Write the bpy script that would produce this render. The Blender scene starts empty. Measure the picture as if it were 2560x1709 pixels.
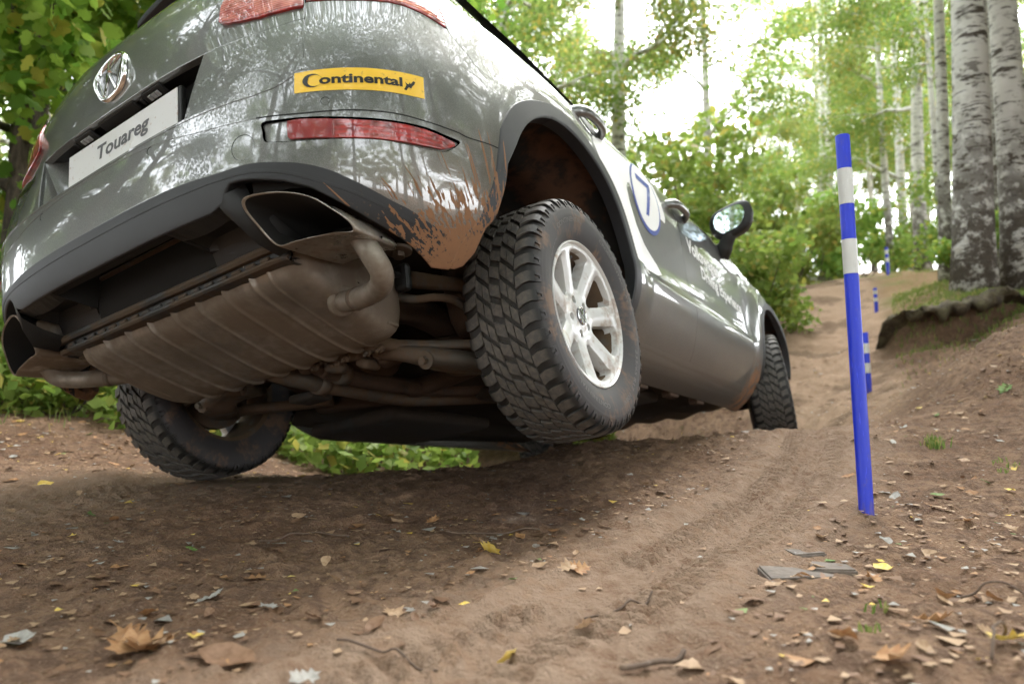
import bpy, bmesh, math, random
import numpy as np
from mathutils import Vector, Matrix
from mathutils.geometry import delaunay_2d_cdt
from mathutils.kdtree import KDTree
R_=math.radians
SC=bpy.context.scene
COL=SC.collection
rng=np.random.default_rng(7); random.seed(7)
# ---------------------------------------------------------------- camera, sky, sun, exposure
PITCH=R_(5.0)
CAMZ=0.0
camd=bpy.data.cameras.new('camera'); cam=bpy.data.objects.new('camera',camd); COL.objects.link(cam)
camd.sensor_width=36.0; camd.lens=25.456; camd.clip_start=.02; camd.clip_end=500
cam.location=(0,0,CAMZ); cam.rotation_euler=(math.pi/2+PITCH,0,0)
camd.dof.use_dof=True; camd.dof.focus_distance=1.95; camd.dof.aperture_fstop=2.6; camd.dof.aperture_blades=9
SC.camera=cam
world=bpy.data.worlds.new('World'); SC.world=world; world.use_nodes=True
wn=world.node_tree; wn.nodes.clear()
def wnode(t,**k):
    n=wn.nodes.new(t)
    for a,b in k.items(): setattr(n,a,b)
    return n
SUN_EL=R_(52); SUN_AZ=R_(35)      # azimuth measured from +Y towards +X
sky=wnode('ShaderNodeTexSky',sky_type='NISHITA',sun_disc=False,sun_elevation=SUN_EL,sun_rotation=SUN_AZ,air_density=1.0,dust_density=3.0,ozone_density=1.0)
hs=wnode('ShaderNodeHueSaturation'); hs.inputs['Saturation'].default_value=.16; hs.inputs['Value'].default_value=1.0
wn.links.new(sky.outputs[0],hs.inputs['Color'])
cl=wnode('ShaderNodeTexNoise'); cl.inputs['Scale'].default_value=2.2; cl.inputs['Detail'].default_value=4
cr=wnode('ShaderNodeMapRange'); cr.inputs['From Min'].default_value=.35; cr.inputs['From Max'].default_value=.7; cr.inputs['To Min'].default_value=.0; cr.inputs['To Max'].default_value=.85
wn.links.new(cl.outputs['Fac'],cr.inputs['Value'])
mx=wnode('ShaderNodeMix',data_type='RGBA'); mx.inputs['B'].default_value=(8.2,8.6,9.0,1)
wn.links.new(cr.outputs[0],mx.inputs['Factor']); wn.links.new(hs.outputs[0],mx.inputs['A'])
bg=wnode('ShaderNodeBackground'); bg.inputs['Strength'].default_value=.15
wo=wnode('ShaderNodeOutputWorld'); wn.links.new(mx.outputs['Result'],bg.inputs['Color']); wn.links.new(bg.outputs[0],wo.inputs['Surface'])
sd=bpy.data.lights.new('sun','SUN'); sd.energy=.6; sd.angle=R_(28); sd.color=(1,.95,.87)
so=bpy.data.objects.new('sun',sd); COL.objects.link(so)
dv=Vector((math.sin(SUN_AZ)*math.cos(SUN_EL),math.cos(SUN_AZ)*math.cos(SUN_EL),math.sin(SUN_EL)))
so.rotation_euler=dv.to_track_quat('Z','Y').to_euler()
SC.view_settings.view_transform='Standard'; SC.view_settings.look='None'; SC.view_settings.gamma=1; SC.view_settings.use_curve_mapping=False
SC.view_settings.exposure=3.15
try:
    SC.cycles.use_denoising=True; SC.cycles.max_bounces=7; SC.cycles.transparent_max_bounces=6; SC.cycles.sample_clamp_indirect=8
except Exception: pass
# ---------------------------------------------------------------- helpers
class NT:
    def __init__(s,name):
        s.m=bpy.data.materials.new(name); s.m.use_nodes=True; s.t=s.m.node_tree; s.t.nodes.clear()
        s.out=s.t.nodes.new('ShaderNodeOutputMaterial')
    def n(s,typ,props=None,**inp):
        n=s.t.nodes.new('ShaderNode'+typ)
        for k,v in (props or {}).items(): setattr(n,k,v)
        for k,v in inp.items(): s.set(n,k,v)
        return n
    def set(s,n,k,v):
        if isinstance(k,str):
            kk=k.replace('_',' ')
            sock=n.inputs[int(k[1:])] if (k[0]=='i' and k[1:].isdigit()) else n.inputs[kk]
        else: sock=n.inputs[k]
        if isinstance(v,bpy.types.NodeSocket): s.t.links.new(v,sock)
        elif isinstance(v,bpy.types.Node): s.t.links.new(v.outputs[0],sock)
        else:
            if sock.type=='RGBA' and len(v)==3: v=tuple(v)+(1,)
            sock.default_value=v
    def math(s,op,a,b=0.0,c=0.0,clamp=False):
        n=s.t.nodes.new('ShaderNodeMath'); n.operation=op; n.use_clamp=clamp
        for i,v in enumerate((a,b,c)): s.set(n,i,v)
        return n.outputs[0]
    def vmath(s,op,a,b=(0,0,0)):
        n=s.t.nodes.new('ShaderNodeVectorMath'); n.operation=op; s.set(n,0,a)
        if op=='SCALE': s.set(n,3,b)
        else: s.set(n,1,b)
        return n.outputs['Value'] if op in('LENGTH','DOT_PRODUCT','DISTANCE') else n.outputs[0]
    def ss(s,v,a,b,lo=0.,hi=1.):
        n=s.n('MapRange',{'interpolation_type':'SMOOTHSTEP'}); s.set(n,'Value',v)
        for k,x in (('From Min',a),('From Max',b),('To Min',lo),('To Max',hi)): s.set(n,k,x)
        return n.outputs[0]
    def mix(s,f,a,b):
        n=s.n('Mix',{'data_type':'RGBA'}); s.set(n,'Factor',f)
        for k,v in (('A',a),('B',b)):
            sock=[q for q in n.inputs if q.name==k and q.type=='RGBA'][0]
            if isinstance(v,bpy.types.NodeSocket): s.t.links.new(v,sock)
            else: sock.default_value=tuple(v)+(1,)
        return [q for q in n.outputs if q.type=='RGBA'][0]
    def noise(s,vec,scale,detail=3,rough=.55,**k):
        n=s.n('TexNoise',Scale=scale,Detail=detail,Roughness=rough,**k)
        if vec is not None: s.set(n,'Vector',vec)
        return n.outputs['Fac']
    def sep(s,v):
        n=s.n('SeparateXYZ'); s.set(n,0,v); return n.outputs
    def comb(s,x,y,z):
        n=s.n('CombineXYZ'); s.set(n,0,x);s.set(n,1,y);s.set(n,2,z); return n.outputs[0]
    def bump(s,h,strength=.5,dist=.01,normal=None):
        n=s.n('Bump',Strength=strength,Distance=dist,Height=h)
        if normal is not None: s.set(n,'Normal',normal)
        return n.outputs[0]
    def bsdf(s,**k):
        b=s.n('BsdfPrincipled')
        for a,v in k.items(): s.set(b,a,v)
        s.t.links.new(b.outputs[0],s.out.inputs['Surface']); return b
    def obj(s): return s.n('TexCoord').outputs['Object']
def mesh_obj(name,V,F,mat=None,parent=None,smooth=True,mats=None,midx=None):
    me=bpy.data.meshes.new(name)
    if isinstance(V,np.ndarray): V=V.tolist()
    me.from_pydata(V,[],[list(f) for f in F] if isinstance(F,list) else F.tolist())
    me.validate(); me.update()
    if mats:
        for m in mats: me.materials.append(m)
        if midx is not None and len(midx)==len(me.polygons): me.polygons.foreach_set('material_index',np.array(midx,dtype=np.int32))
    elif mat: me.materials.append(mat)
    if smooth: me.polygons.foreach_set('use_smooth',np.ones(len(me.polygons),dtype=bool))
    o=bpy.data.objects.new(name,me); COL.objects.link(o)
    if parent: o.parent=parent
    return o
def fast_mesh(name,V,F,mat=None):
    """V (n,3) array, F (m,k) array of equal-size faces"""
    me=bpy.data.meshes.new(name); V=np.asarray(V,np.float32); F=np.asarray(F,np.int32)
    me.vertices.add(len(V)); me.vertices.foreach_set('co',V.ravel())
    k=F.shape[1]; me.loops.add(F.size); me.loops.foreach_set('vertex_index',F.ravel())
    me.polygons.add(len(F)); me.polygons.foreach_set('loop_start',np.arange(0,F.size,k,dtype=np.int32))
    me.polygons.foreach_set('loop_total',np.full(len(F),k,dtype=np.int32)) if False else None
    me.update(calc_edges=True)
    if mat: me.materials.append(mat)
    return me
def tag(o,label=None,cat=None,group=None,kind=None):
    for k,v in (('label',label),('category',cat),('group',group),('kind',kind)):
        if v: o[k]=v
    return o
def empty(name,parent=None):
    o=bpy.data.objects.new(name,None); o.empty_display_size=.2; COL.objects.link(o)
    if parent: o.parent=parent
    return o
def join(parts):
    """parts: list of (V list, F list) -> merged"""
    V=[];F=[]
    for v,f in parts:
        b=len(V); V+= [tuple(map(float,p)) for p in v]; F+=[[i+b for i in q] for q in f]
    return V,F
def autosmooth(o,ang=35):
    me=o.data
    me.polygons.foreach_set('use_smooth',np.ones(len(me.polygons),dtype=bool))
    me.set_sharp_from_angle(angle=R_(ang))
    return o
def tube(path,rad,n=12,cap=True):
    """swept round tube; rad scalar or list"""
    P_=[Vector(p) for p in path]; m=len(P_)
    r=[rad]*m if np.isscalar(rad) else list(rad)
    V=[];F=[]; up=None
    for i,p in enumerate(P_):
        t=(P_[min(i+1,m-1)]-P_[max(i-1,0)]).normalized()
        if up is None:
            up=Vector((0,0,1)) if abs(t.z)<.9 else Vector((0,1,0))
        u=t.cross(up).normalized(); w=u.cross(t).normalized(); up=w
        for k in range(n):
            a=2*math.pi*k/n; V.append(tuple(p+(u*math.cos(a)+w*math.sin(a))*r[i]))
    for i in range(m-1):
        for k in range(n):
            a=i*n+k;b=i*n+(k+1)%n; F.append([a,b,b+n,a+n])
    if cap:
        F.append(list(range(n))[::-1]); F.append([ (m-1)*n+k for k in range(n)])
    return V,F
def crom(pts,k=6,closed=False):
    P_=np.array(pts,float); out=[]; n=len(P_)
    rngi=range(n if closed else n-1)
    for i in rngi:
        p1=P_[i];p2=P_[(i+1)%n]
        p0=P_[(i-1)%n] if (closed or i>0) else 2*p1-p2
        p3=P_[(i+2)%n] if (closed or i+2<n) else 2*p2-p1
        for j in range(k):
            t=j/k; out.append(.5*((2*p1)+(-p0+p2)*t+(2*p0-5*p1+4*p2-p3)*t*t+(-p0+3*p1-3*p2+p3)*t**3))
    if not closed: out.append(P_[-1])
    return np.array(out)
def rbox(cx,cy,cz,sx,sy,sz,b=.004,seg=2,M=None):
    bm=bmesh.new(); bmesh.ops.create_cube(bm,size=1)
    for v in bm.verts: v.co=Vector((v.co.x*sx,v.co.y*sy,v.co.z*sz))
    if b>0: bmesh.ops.bevel(bm,geom=bm.edges[:],offset=min(b,.45*min(sx,sy,sz)),segments=seg,affect='EDGES',profile=.5)
    for v in bm.verts:
        if M: v.co=M@v.co
        v.co+=Vector((cx,cy,cz))
    bm.verts.index_update()
    V=[tuple(v.co) for v in bm.verts];F=[[v.index for v in f.verts] for f in bm.faces]; bm.free(); return V,F
def prism(loop3,loop3b):
    n=len(loop3); V=list(map(tuple,loop3))+list(map(tuple,loop3b)); F=[[i,(i+1)%n,n+(i+1)%n,n+i] for i in range(n)]
    F.append(list(range(n))[::-1]); F.append([n+i for i in range(n)]); return V,F
def text2d(s,bold=0.0,shear=0.0,space=1.0):
    """flat outline mesh of a text in em units, returns verts (n,2) and faces"""
    c=bpy.data.curves.new('lettering','FONT'); c.body=s; c.size=1; c.offset=bold; c.shear=shear; c.space_character=space
    c.resolution_u=3; c.fill_mode='FRONT'
    o=bpy.data.objects.new('lettering',c); COL.objects.link(o)
    dg=bpy.context.evaluated_depsgraph_get(); me=bpy.data.meshes.new_from_object(o.evaluated_get(dg))
    V=np.array([v.co[:2] for v in me.vertices]);F=[list(p.vertices) for p in me.polygons]
    bpy.data.objects.remove(o); bpy.data.curves.remove(c); bpy.data.meshes.remove(me)
    V[:,0]-=V[:,0].min(); return V,F
def inpoly(pts,loops):
    x=pts[:,0];y=pts[:,1]; c=np.zeros(len(pts),bool)
    for L in loops:
        L=np.asarray(L); a=L; b=np.roll(L,-1,0)
        for (x1,y1),(x2,y2) in zip(a,b):
            if y1==y2: continue
            m=((y1>y)!=(y2>y))&(x<(x2-x1)*(y-y1)/(y2-y1)+x1); c^=m
    return c
def resample(L,h):
    L=np.asarray(L,float); out=[]
    for a,b in zip(L,np.roll(L,-1,0)):
        d=np.hypot(*(b-a)); k=max(1,int(math.ceil(d/h)))
        if d<1e-6: continue
        for j in range(k): out.append(a+(b-a)*j/k)
    return np.array(out)
def tri2d(loops,h):
    loops=[resample(L,h) for L in loops]
    B=np.vstack(loops); lo=B.min(0);hi=B.max(0)
    gx=np.arange(lo[0]+h/2,hi[0],h); gy=np.arange(lo[1]+h/2,hi[1],h*.87)
    G=np.array([(x+(h/2 if j%2 else 0),y) for j,y in enumerate(gy) for x in gx])
    if len(G):
        G=G[inpoly(G,loops)]
        if len(G):
            kd=KDTree(len(B)); [kd.insert((p[0],p[1],0),i) for i,p in enumerate(B)]; kd.balance()
            keep=[kd.find((p[0],p[1],0))[2]>.45*h for p in G]; G=G[np.array(keep)]
    A=np.vstack([B,G]) if len(G) else B
    E=[];b=0
    for L in loops:
        n=len(L); E+=[(b+i,b+(i+1)%n) for i in range(n)]; b+=n
    r=delaunay_2d_cdt([Vector(p) for p in A],E,[],0,1e-7)
    V=np.array([tuple(v) for v in r[0]]); T=np.array([list(f) for f in r[2]])
    cen=V[T].mean(1); T=T[inpoly(cen,loops)]
    # make ccw
    a=V[T[:,1]]-V[T[:,0]];c=V[T[:,2]]-V[T[:,0]]; m=(a[:,0]*c[:,1]-a[:,1]*c[:,0])<0; T[m]=T[m][:,::-1]
    return V,T,loops
# ---------------------------------------------------------------- body surface of the car (car coordinates, metres)
# --- body surface: P(s,z) -> car coordinates
YC=-0.10; NN=3.5
def _ref():
    t=np.linspace(0,1,4001)
    # dense superellipse by blending param
    th=t*np.pi/2
    x=np.sin(th)**(2/NN); y=np.cos(th)**(2/NN)
    # refine near 0 for x
    xs=np.linspace(0,.8,800); X=np.concatenate([xs,x[x>.8]])
    Y=(1-X**NN).clip(0)**(1/NN)
    o=np.argsort(X,kind='stable'); X=X[o];Y=Y[o]
    d=np.hypot(np.diff(X)*.95,np.diff(Y)*.88); L=np.concatenate([[0],np.cumsum(d)])
    return L,X,Y
RL,RX,RY=_ref(); S1=RL[-1]
def smooth(a,b,x):
    t=np.clip((x-a)/(b-a),0,1); return t*t*(3-2*t)
def spl(zs,vs):
    zs=np.array(zs,float);vs=np.array(vs,float)
    # monotone-ish cubic (pchip-like) table
    h=np.diff(zs);d=np.diff(vs)/h;m=np.zeros(len(zs));m[0]=d[0];m[-1]=d[-1]
    for i in range(1,len(zs)-1):
        m[i]=0 if d[i-1]*d[i]<=0 else 2*d[i-1]*d[i]/(d[i-1]+d[i])
    def f(z):
        z=np.clip(np.asarray(z,float),zs[0],zs[-1]); i=np.clip(np.searchsorted(zs,z)-1,0,len(zs)-2)
        t=(z-zs[i])/h[i]
        return (2*t**3-3*t**2+1)*vs[i]+(t**3-2*t**2+t)*h[i]*m[i]+(-2*t**3+3*t**2)*vs[i+1]+(t**3-t**2)*h[i]*m[i+1]
    return f
wD=spl([.2,.25,.30,.36,.45,.545,.56,.60,.68,.8,.95,1.05,1.10,1.13,1.2,1.4,1.6,1.68,1.72],
       [.70,.80,.855,.893,.925,.945,.945,.934,.928,.933,.938,.934,.922,.895,.85,.74,.62,.5,.2])
wR=spl([.2,.25,.30,.36,.45,.55,.68,.8,.95,1.05,1.10,1.13,1.2,1.4,1.6,1.68,1.72],
       [.70,.78,.835,.878,.915,.937,.946,.948,.944,.935,.922,.895,.85,.74,.62,.5,.2])
yR=spl([.2,.25,.30,.36,.42,.50,.58,.68,.76,.84,.95,1.05,1.15,1.25,1.4,1.6,1.68,1.72],
       [-.6,-.70,-.79,-.87,-.925,-.962,-.978,-.985,-.983,-.975,-.962,-.950,-.925,-.885,-.79,-.63,-.52,-.2])
NTOP=0.5
ARC=(.012,.487); FARC=(2.883,.47)
def P(s,z):
    s=np.asarray(s,float);z=np.asarray(z,float); s,z=np.broadcast_arrays(s,z)
    sg=np.where(s<0,-1.,1.); a=np.abs(s)
    X=np.interp(a,RL,RX);Y=np.interp(a,RL,RY)
    n=NN-NTOP*smooth(.80,1.08,z); Y=(1-np.clip(X,0,1)**n).clip(0)**(1/n)
    y=YC-(YC-yR(z))*Y; y=np.where(a>S1,YC+(a-S1),y)
    k=smooth(.25,.75,y)*(1-smooth(2.2,2.45,y))
    w=wR(z)*(1-k)+wD(z)*k
    fl=0
    for c in (ARC,FARC):
        r=np.hypot(y-c[0],z-c[1]); fl=fl+.020*(1-smooth(.50,.66,r))*smooth(.25,.5,z+0*r)
    # front taper
    w=w-.25*smooth(3.2,3.9,y)**1*1.0
    x=X*w+fl*smooth(.55,.95,X)
    return np.stack([sg*x,y,z],-1)
def N(s,z,e=2e-3):
    a=P(s+e,z)-P(s-e,z); b=P(s,np.asarray(z)+e)-P(s,np.asarray(z)-e)
    n=np.cross(a,b); return n/np.linalg.norm(n,axis=-1,keepdims=True)

def toff(s,z):   # the tailgate sits deeper than the bumper skin
    a=np.abs(s); return -(.021*(1-smooth(.45,.70,a))*(1-.9*smooth(1.0,1.09,z))+.005)
def panel(name,loops,mat,parent,off=0.,h=.02,flange=.014,surf=None,sign=1,round_=.0022):
    V2,T,L=tri2d([np.asarray(q,float) for q in loops],h)
    o_=(lambda s,z: off+0*s) if not callable(off) else off
    def pos(Q,d=0.):
        s=Q[:,0]*sign; p=P(s,Q[:,1]); n=N(s,Q[:,1]); return p+n*(o_(Q[:,0],Q[:,1])+d)[:,None],n
    P3,n3=pos(V2); F=T.tolist() if sign>0 else T[:,::-1].tolist()
    # orientation: P_s x P_z is outward
    V=P3.tolist(); Nn=n3.tolist()
    if flange>0:
        for ql in L:
            q=np.asarray(ql); nx=np.roll(q,-1,0);pv=np.roll(q,1,0); t=nx-pv; t/=np.maximum(np.linalg.norm(t,axis=1,keepdims=True),1e-9)
            area=.5*np.sum(q[:,0]*nx[:,1]-nx[:,0]*q[:,1])
            outd=np.stack([t[:,1],-t[:,0]],1)*(1 if area>0 else -1)
            if not inpoly(q[:1]-outd[:1]*1e-3,L)[0]: outd=-outd
            a,n0=pos(q); b_,_=pos(q+outd*round_,-round_); c_,_=pos(q+outd*round_,-flange)
            o3=b_-a; o3=o3+n0*round_; o3/=np.maximum(np.linalg.norm(o3,axis=1,keepdims=True),1e-9)
            base=len(V); n=len(q)
            V+=a.tolist()+b_.tolist()+b_.tolist()+c_.tolist()
            Nn+=n0.tolist()+((n0+o3)/1.414).tolist()+o3.tolist()+o3.tolist()
            fl=(area>0)==(sign>0)
            for r0,r1 in ((0,1),(2,3)):
                for i in range(n):
                    j=(i+1)%n; f=[base+r0*n+i,base+r1*n+i,base+r1*n+j,base+r0*n+j]
                    F.append(f if fl else f[::-1])
    me=bpy.data.meshes.new(name); me.from_pydata(V,[],F); me.materials.append(mat)
    me.polygons.foreach_set('use_smooth',np.ones(len(me.polygons),dtype=bool)); me.update()
    me.normals_split_custom_set_from_vertices(Nn)
    o=bpy.data.objects.new(name,me); COL.objects.link(o)
    if parent: o.parent=parent
    return o
def strip(name,line,w,mat,parent,off=.0006,sign=1,flange=.002):
    q=np.asarray(line,float); t=np.gradient(q,axis=0); t/=np.linalg.norm(t,axis=1,keepdims=True); m=np.stack([-t[:,1],t[:,0]],1)*w/2
    return panel(name,[np.vstack([q+m,(q-m)[::-1]])],mat,parent,off=off,h=.012,flange=flange,sign=sign,round_=.0004)
def decal_text(name,s,s0,z0,s1,z1,height,mat,parent,off=.003,bold=.02,shear=0.,zc=None,sign=1,flip=False):
    V,F=text2d(s,bold,shear); W_=V[:,0].max(); u=V[:,0]/W_; v=V[:,1]
    ss=s0+(s1-s0)*u; zz=z0+(z1-z0)*u+v*height
    dz=math.atan2(z1-z0,s1-s0); ss=ss-v*height*math.sin(dz)*0
    o_=off(ss,zz) if callable(off) else off
    p=P(ss*sign,zz)+N(ss*sign,zz)*(np.zeros(len(ss))+o_)[:,None]
    return mesh_obj(name,p,F,mat,parent,smooth=False)
SPIN=10
# ---------------------------------------------------------------- materials
def mud_mask(T,amount=1.0):
    """dried mud thrown up around the right rear corner and along the sills; returns (mask, thickness)"""
    p=T.obj(); x,y,z=T.sep(p)
    ax=T.math('ABSOLUTE',x); pa=T.comb(ax,y,z)
    v=T.vmath('SUBTRACT',pa,(.95,-.40,.02)); L=T.vmath('LENGTH',v); d=T.vmath('NORMALIZE',v)
    st=T.noise(d,44,2,.6); st2=T.noise(T.vmath('ADD',T.vmath('SCALE',d,60),T.vmath('SCALE',p,3)),1.0,2,.5)
    reach=T.math('ADD',T.math('MULTIPLY',T.ss(st,.40,.86),.36),T.math('MULTIPLY',T.ss(st2,.48,.78),.10)); reach=T.math('ADD',reach,T.math('ADD',.355,T.math('MULTIPLY',T.noise(p,9,2),.09)))
    core=T.math('MULTIPLY',T.ss(T.math('SUBTRACT',reach,L),-.014,.007),T.ss(T.noise(p,70,3,.6),.22,.40))
    spk=T.n('TexVoronoi',Scale=90.0); T.set(spk,'Vector',p)
    sp=T.math('MULTIPLY',T.ss(spk.outputs['Distance'],.30,.22),T.ss(L,.66,.40))
    sp=T.math('MULTIPLY',sp,T.ss(T.noise(p,35,1),.50,.56))
    m=T.math('MAXIMUM',core,T.math('MULTIPLY',sp,.9))
    return m,p,(x,y,z),L
def dust_side(T,p,z,y,hi=.62,lo=.30):
    n=T.noise(T.vmath('MULTIPLY',p,(1,.35,1)),7,4,.6)
    d=T.ss(T.math('ADD',z,T.math('MULTIPLY',n,.22)),hi+.11,lo+.11)
    return T.math('MULTIPLY',d,T.ss(y,-.2,.35))
MUD=(.250,.122,.058); MUD2=(.14,.075,.04)
def paint_mat(name='car_paint',lite=False):
    T=NT(name); m,p,(x,y,z),L=mud_mask(T)
    fl=T.n('TexVoronoi',Scale=900.0); T.set(fl,'Vector',p)
    fc=T.ss(T.noise(p,420,1),.35,.7)
    base=T.mix(fc,(.112,.115,.110),(.168,.172,.165))
    dust=T.math('MULTIPLY',T.ss(T.noise(p,9,4,.65),.35,.8),.09)
    base=T.mix(dust,base,(.30,.25,.19))
    film=T.math('MULTIPLY',T.ss(L,.80,.42),T.math('MULTIPLY',T.noise(p,14,4,.7),.75)); base=T.mix(film,base,(.20,.125,.075))
    fm=T.math('MULTIPLY',T.ss(T.vmath('DISTANCE',T.comb(T.math('ABSOLUTE',x),y,z),(.86,2.36,.27)),.30,.10),T.ss(T.noise(p,18,4,.6),.40,.52))
    ds=T.math('MULTIPLY',dust_side(T,p,z,y),.40); ds=T.math('MAXIMUM',ds,T.math('MULTIPLY',dust_side(T,T.vmath('MULTIPLY',p,(1,.3,6)),z,y,.40,.22),.75)); ds=T.math('MAXIMUM',ds,fm)
    base=T.mix(ds,base,T.mix(fm,(.070,.049,.035),MUD))
    mc=T.mix(T.noise(p,40,3),MUD,(.20,.105,.055))
    base=T.mix(m,base,mc)
    clean=T.math('SUBTRACT',1.0,T.math('MAXIMUM',m,ds))
    rough=T.math('ADD',T.math('MULTIPLY',T.math('SUBTRACT',1.0,clean),.5),.36)
    bp=T.bump(T.math('ADD',T.math('MULTIPLY',m,1.0),T.math('MULTIPLY',T.math('MULTIPLY',m,T.noise(p,160,3)),.8)),.55,.0022)
    T.bsdf(Base_Color=base,Metallic=T.math('MULTIPLY',clean,.45),Roughness=rough,Coat_Weight=T.math('MULTIPLY',clean,1.0),Coat_Roughness=.028,Coat_IOR=1.8,Normal=bp)
    return T.m
def plastic_mat(name,col=(.035,.036,.038),rough=.48,mud=True,tex=900):
    T=NT(name); 
    if mud:
        m,p,(x,y,z),L=mud_mask(T)
    else: p=T.obj(); m=None
    d=T.math('MULTIPLY',T.ss(T.noise(p,6,4,.6),.35,.8),.30)
    base=T.mix(d,col,tuple(c*1.6+.008 for c in col))
    if mud:
        base=T.mix(m,base,T.mix(T.noise(p,40,3),MUD,(.20,.105,.055))); r=T.math('ADD',T.math('MULTIPLY',m,.4),rough)
        h=T.math('ADD',T.math('MULTIPLY',T.noise(p,tex,2),.12),T.math('MULTIPLY',m,T.math('ADD',1.0,T.noise(p,160,3))))
    else: r=rough; h=T.noise(p,tex,2)
    T.bsdf(Base_Color=base,Roughness=r,Normal=T.bump(h,.35,.0018)); return T.m
def dirty_metal(name,col,mudc,cover=.6,metal=.7,rough=.45,scale=7,tex=0):
    T=NT(name); p=T.obj(); n=T.noise(p,scale,5,.6); n2=T.noise(p,scale*6,4,.6)
    f=T.ss(T.math('ADD',n,T.math('MULTIPLY',n2,.35)),.95-cover*.75,1.15-cover*.75)
    base=T.mix(f,col,T.mix(n2,mudc,tuple(c*.62 for c in mudc)))
    T.bsdf(Base_Color=base,Metallic=T.math('MULTIPLY',T.math('SUBTRACT',1.0,f),metal),Roughness=T.math('ADD',rough,T.math('MULTIPLY',f,.35)),
        Normal=T.bump(T.math('ADD',n2,T.math('MULTIPLY',f,.5)),.14,.002)); return T.m
def simple(name,col,rough=.5,metal=0.,**k):
    T=NT(name); T.bsdf(Base_Color=col,Roughness=rough,Metallic=metal,**k); return T.m
M_paint=paint_mat(); M_clad=plastic_mat('black_cladding_plastic',(.013,.014,.016),.50)
M_arch=plastic_mat('arch_trim_plastic',(.022,.023,.026),.48)
M_black=simple('gap_black',(.004,.004,.004),.9)
M_dplastic=plastic_mat('dark_rough_plastic',(.009,.009,.009),.5,mud=False,tex=500)
M_chrome=simple('chrome',(.80,.80,.80),.08,1.0)
M_tip=dirty_metal('exhaust_steel',(.40,.37,.33),(.20,.145,.10),.52,.95,.26,4)
M_muff=dirty_metal('muffler_steel',(.30,.265,.225),(.185,.140,.100),.52,.8,.36,3)
M_under=dirty_metal('muddy_suspension',(.036,.030,.026),(.085,.050,.031),.70,.3,.6,11)
M_under2=dirty_metal('muddy_cast_arm',(.10,.088,.072),(.145,.095,.060),.55,.4,.55,9)
M_pan=dirty_metal('muddy_floor_pan',(.018,.016,.014),(.045,.031,.021),.6,.0,.75,4)
M_soot_hollow=simple('soot_and_hollow_black',(.010,.009,.008),.95)  # near black for sooty pipe insides and for hollows behind the bumper
M_liner=dirty_metal('wheel_liner_felt',(.014,.012,.010),(.11,.050,.026),.47,.0,.9,5)
M_glass=simple('tinted_window_glass',(.012,.014,.014),.03,Coat_Weight=1.0)
def lamp_mat(name,a,b,s=70,rough=.06,axis=2):
    T=NT(name); p=T.obj(); x,y,z=T.sep(p)
    w=T.n('TexWave',{'wave_type':'BANDS','bands_direction':'Z'},Scale=s*1.0,Distortion=.6,Detail=1.0); T.set(w,'Vector',p)
    v=T.n('TexVoronoi',{'feature':'F1'},Scale=34.0); T.set(v,'Vector',p)
    f=T.math('MULTIPLY',T.math('ADD',T.math('MULTIPLY',w.outputs['Fac'],.5),.5),T.ss(v.outputs['Distance'],.05,.75))
    T.bsdf(Base_Color=T.mix(f,a,b),Roughness=.28,Coat_Weight=1.0,Coat_Roughness=.015,Coat_IOR=1.6,Normal=T.bump(w.outputs['Fac'],.25,.002)); return T.m
M_red=lamp_mat('red_lamp_plastic',(.13,.002,.004),(.42,.012,.010),26); M_reddeep=lamp_mat('deep_red_reflector',(.20,.003,.006),(.27,.006,.008),220)
M_orange=lamp_mat('amber_lamp_plastic',(.50,.045,.008),(.80,.16,.03),60); M_redclear=lamp_mat('pale_red_lamp_plastic',(.30,.015,.010),(.62,.16,.12),45)
def sticker_mat(name,col):
    T=NT(name); p=T.obj(); n=T.noise(p,60,3)
    T.bsdf(Base_Color=T.mix(T.math('MULTIPLY',T.ss(n,.62,.74),.5),col,(.35,.17,.06)),Roughness=.30,Coat_Weight=.6,Coat_Roughness=.12); return T.m
M_yel=sticker_mat('yellow_vinyl',(.90,.56,.05)); M_ink=simple('black_ink',(.012,.012,.012),.3,Coat_Weight=.5,Coat_Roughness=.12)
M_white=simple('white_vinyl',(.88,.88,.88),.5); M_blue=simple('blue_vinyl',(.02,.06,.40),.35,Coat_Weight=.5)
M_plate=sticker_mat('white_plate',(.72,.72,.72)); M_platetxt=simple('grey_plate_lettering',(.09,.09,.095),.5)
# rubber
def rubber_mat():
    T=NT('tyre_rubber'); p=T.obj(); x,y,z=T.sep(p)
    r=T.math('SQRT',T.math('ADD',T.math('MULTIPLY',y,y),T.math('MULTIPLY',z,z)))
    n=T.noise(p,9,4,.6); n2=T.noise(p,70,3,.6)
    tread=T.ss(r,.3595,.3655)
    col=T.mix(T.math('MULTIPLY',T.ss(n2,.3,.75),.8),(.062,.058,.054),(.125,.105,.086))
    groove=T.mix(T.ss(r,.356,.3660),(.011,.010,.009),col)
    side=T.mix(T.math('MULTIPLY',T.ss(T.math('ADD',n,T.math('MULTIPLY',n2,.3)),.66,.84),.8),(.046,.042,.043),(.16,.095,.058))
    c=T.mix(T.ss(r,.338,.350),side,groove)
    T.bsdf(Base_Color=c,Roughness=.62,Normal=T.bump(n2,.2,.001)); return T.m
M_rub=rubber_mat()
T=NT('silver_alloy'); p=T.obj(); n=T.noise(p,14,4,.6)
T.bsdf(Base_Color=T.mix(T.math('MULTIPLY',T.ss(T.math('ADD',n,T.math('MULTIPLY',T.noise(p,70,3),.25)),.62,.80),.60),(.68,.68,.67),(.30,.18,.10)),Metallic=.15,Roughness=.36,Coat_Weight=.5,Coat_Roughness=.08); M_rim=T.m
M_rimdirt=dirty_metal('muddy_rim_barrel',(.10,.09,.075),(.13,.085,.05),.7,.3,.5,8)
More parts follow.
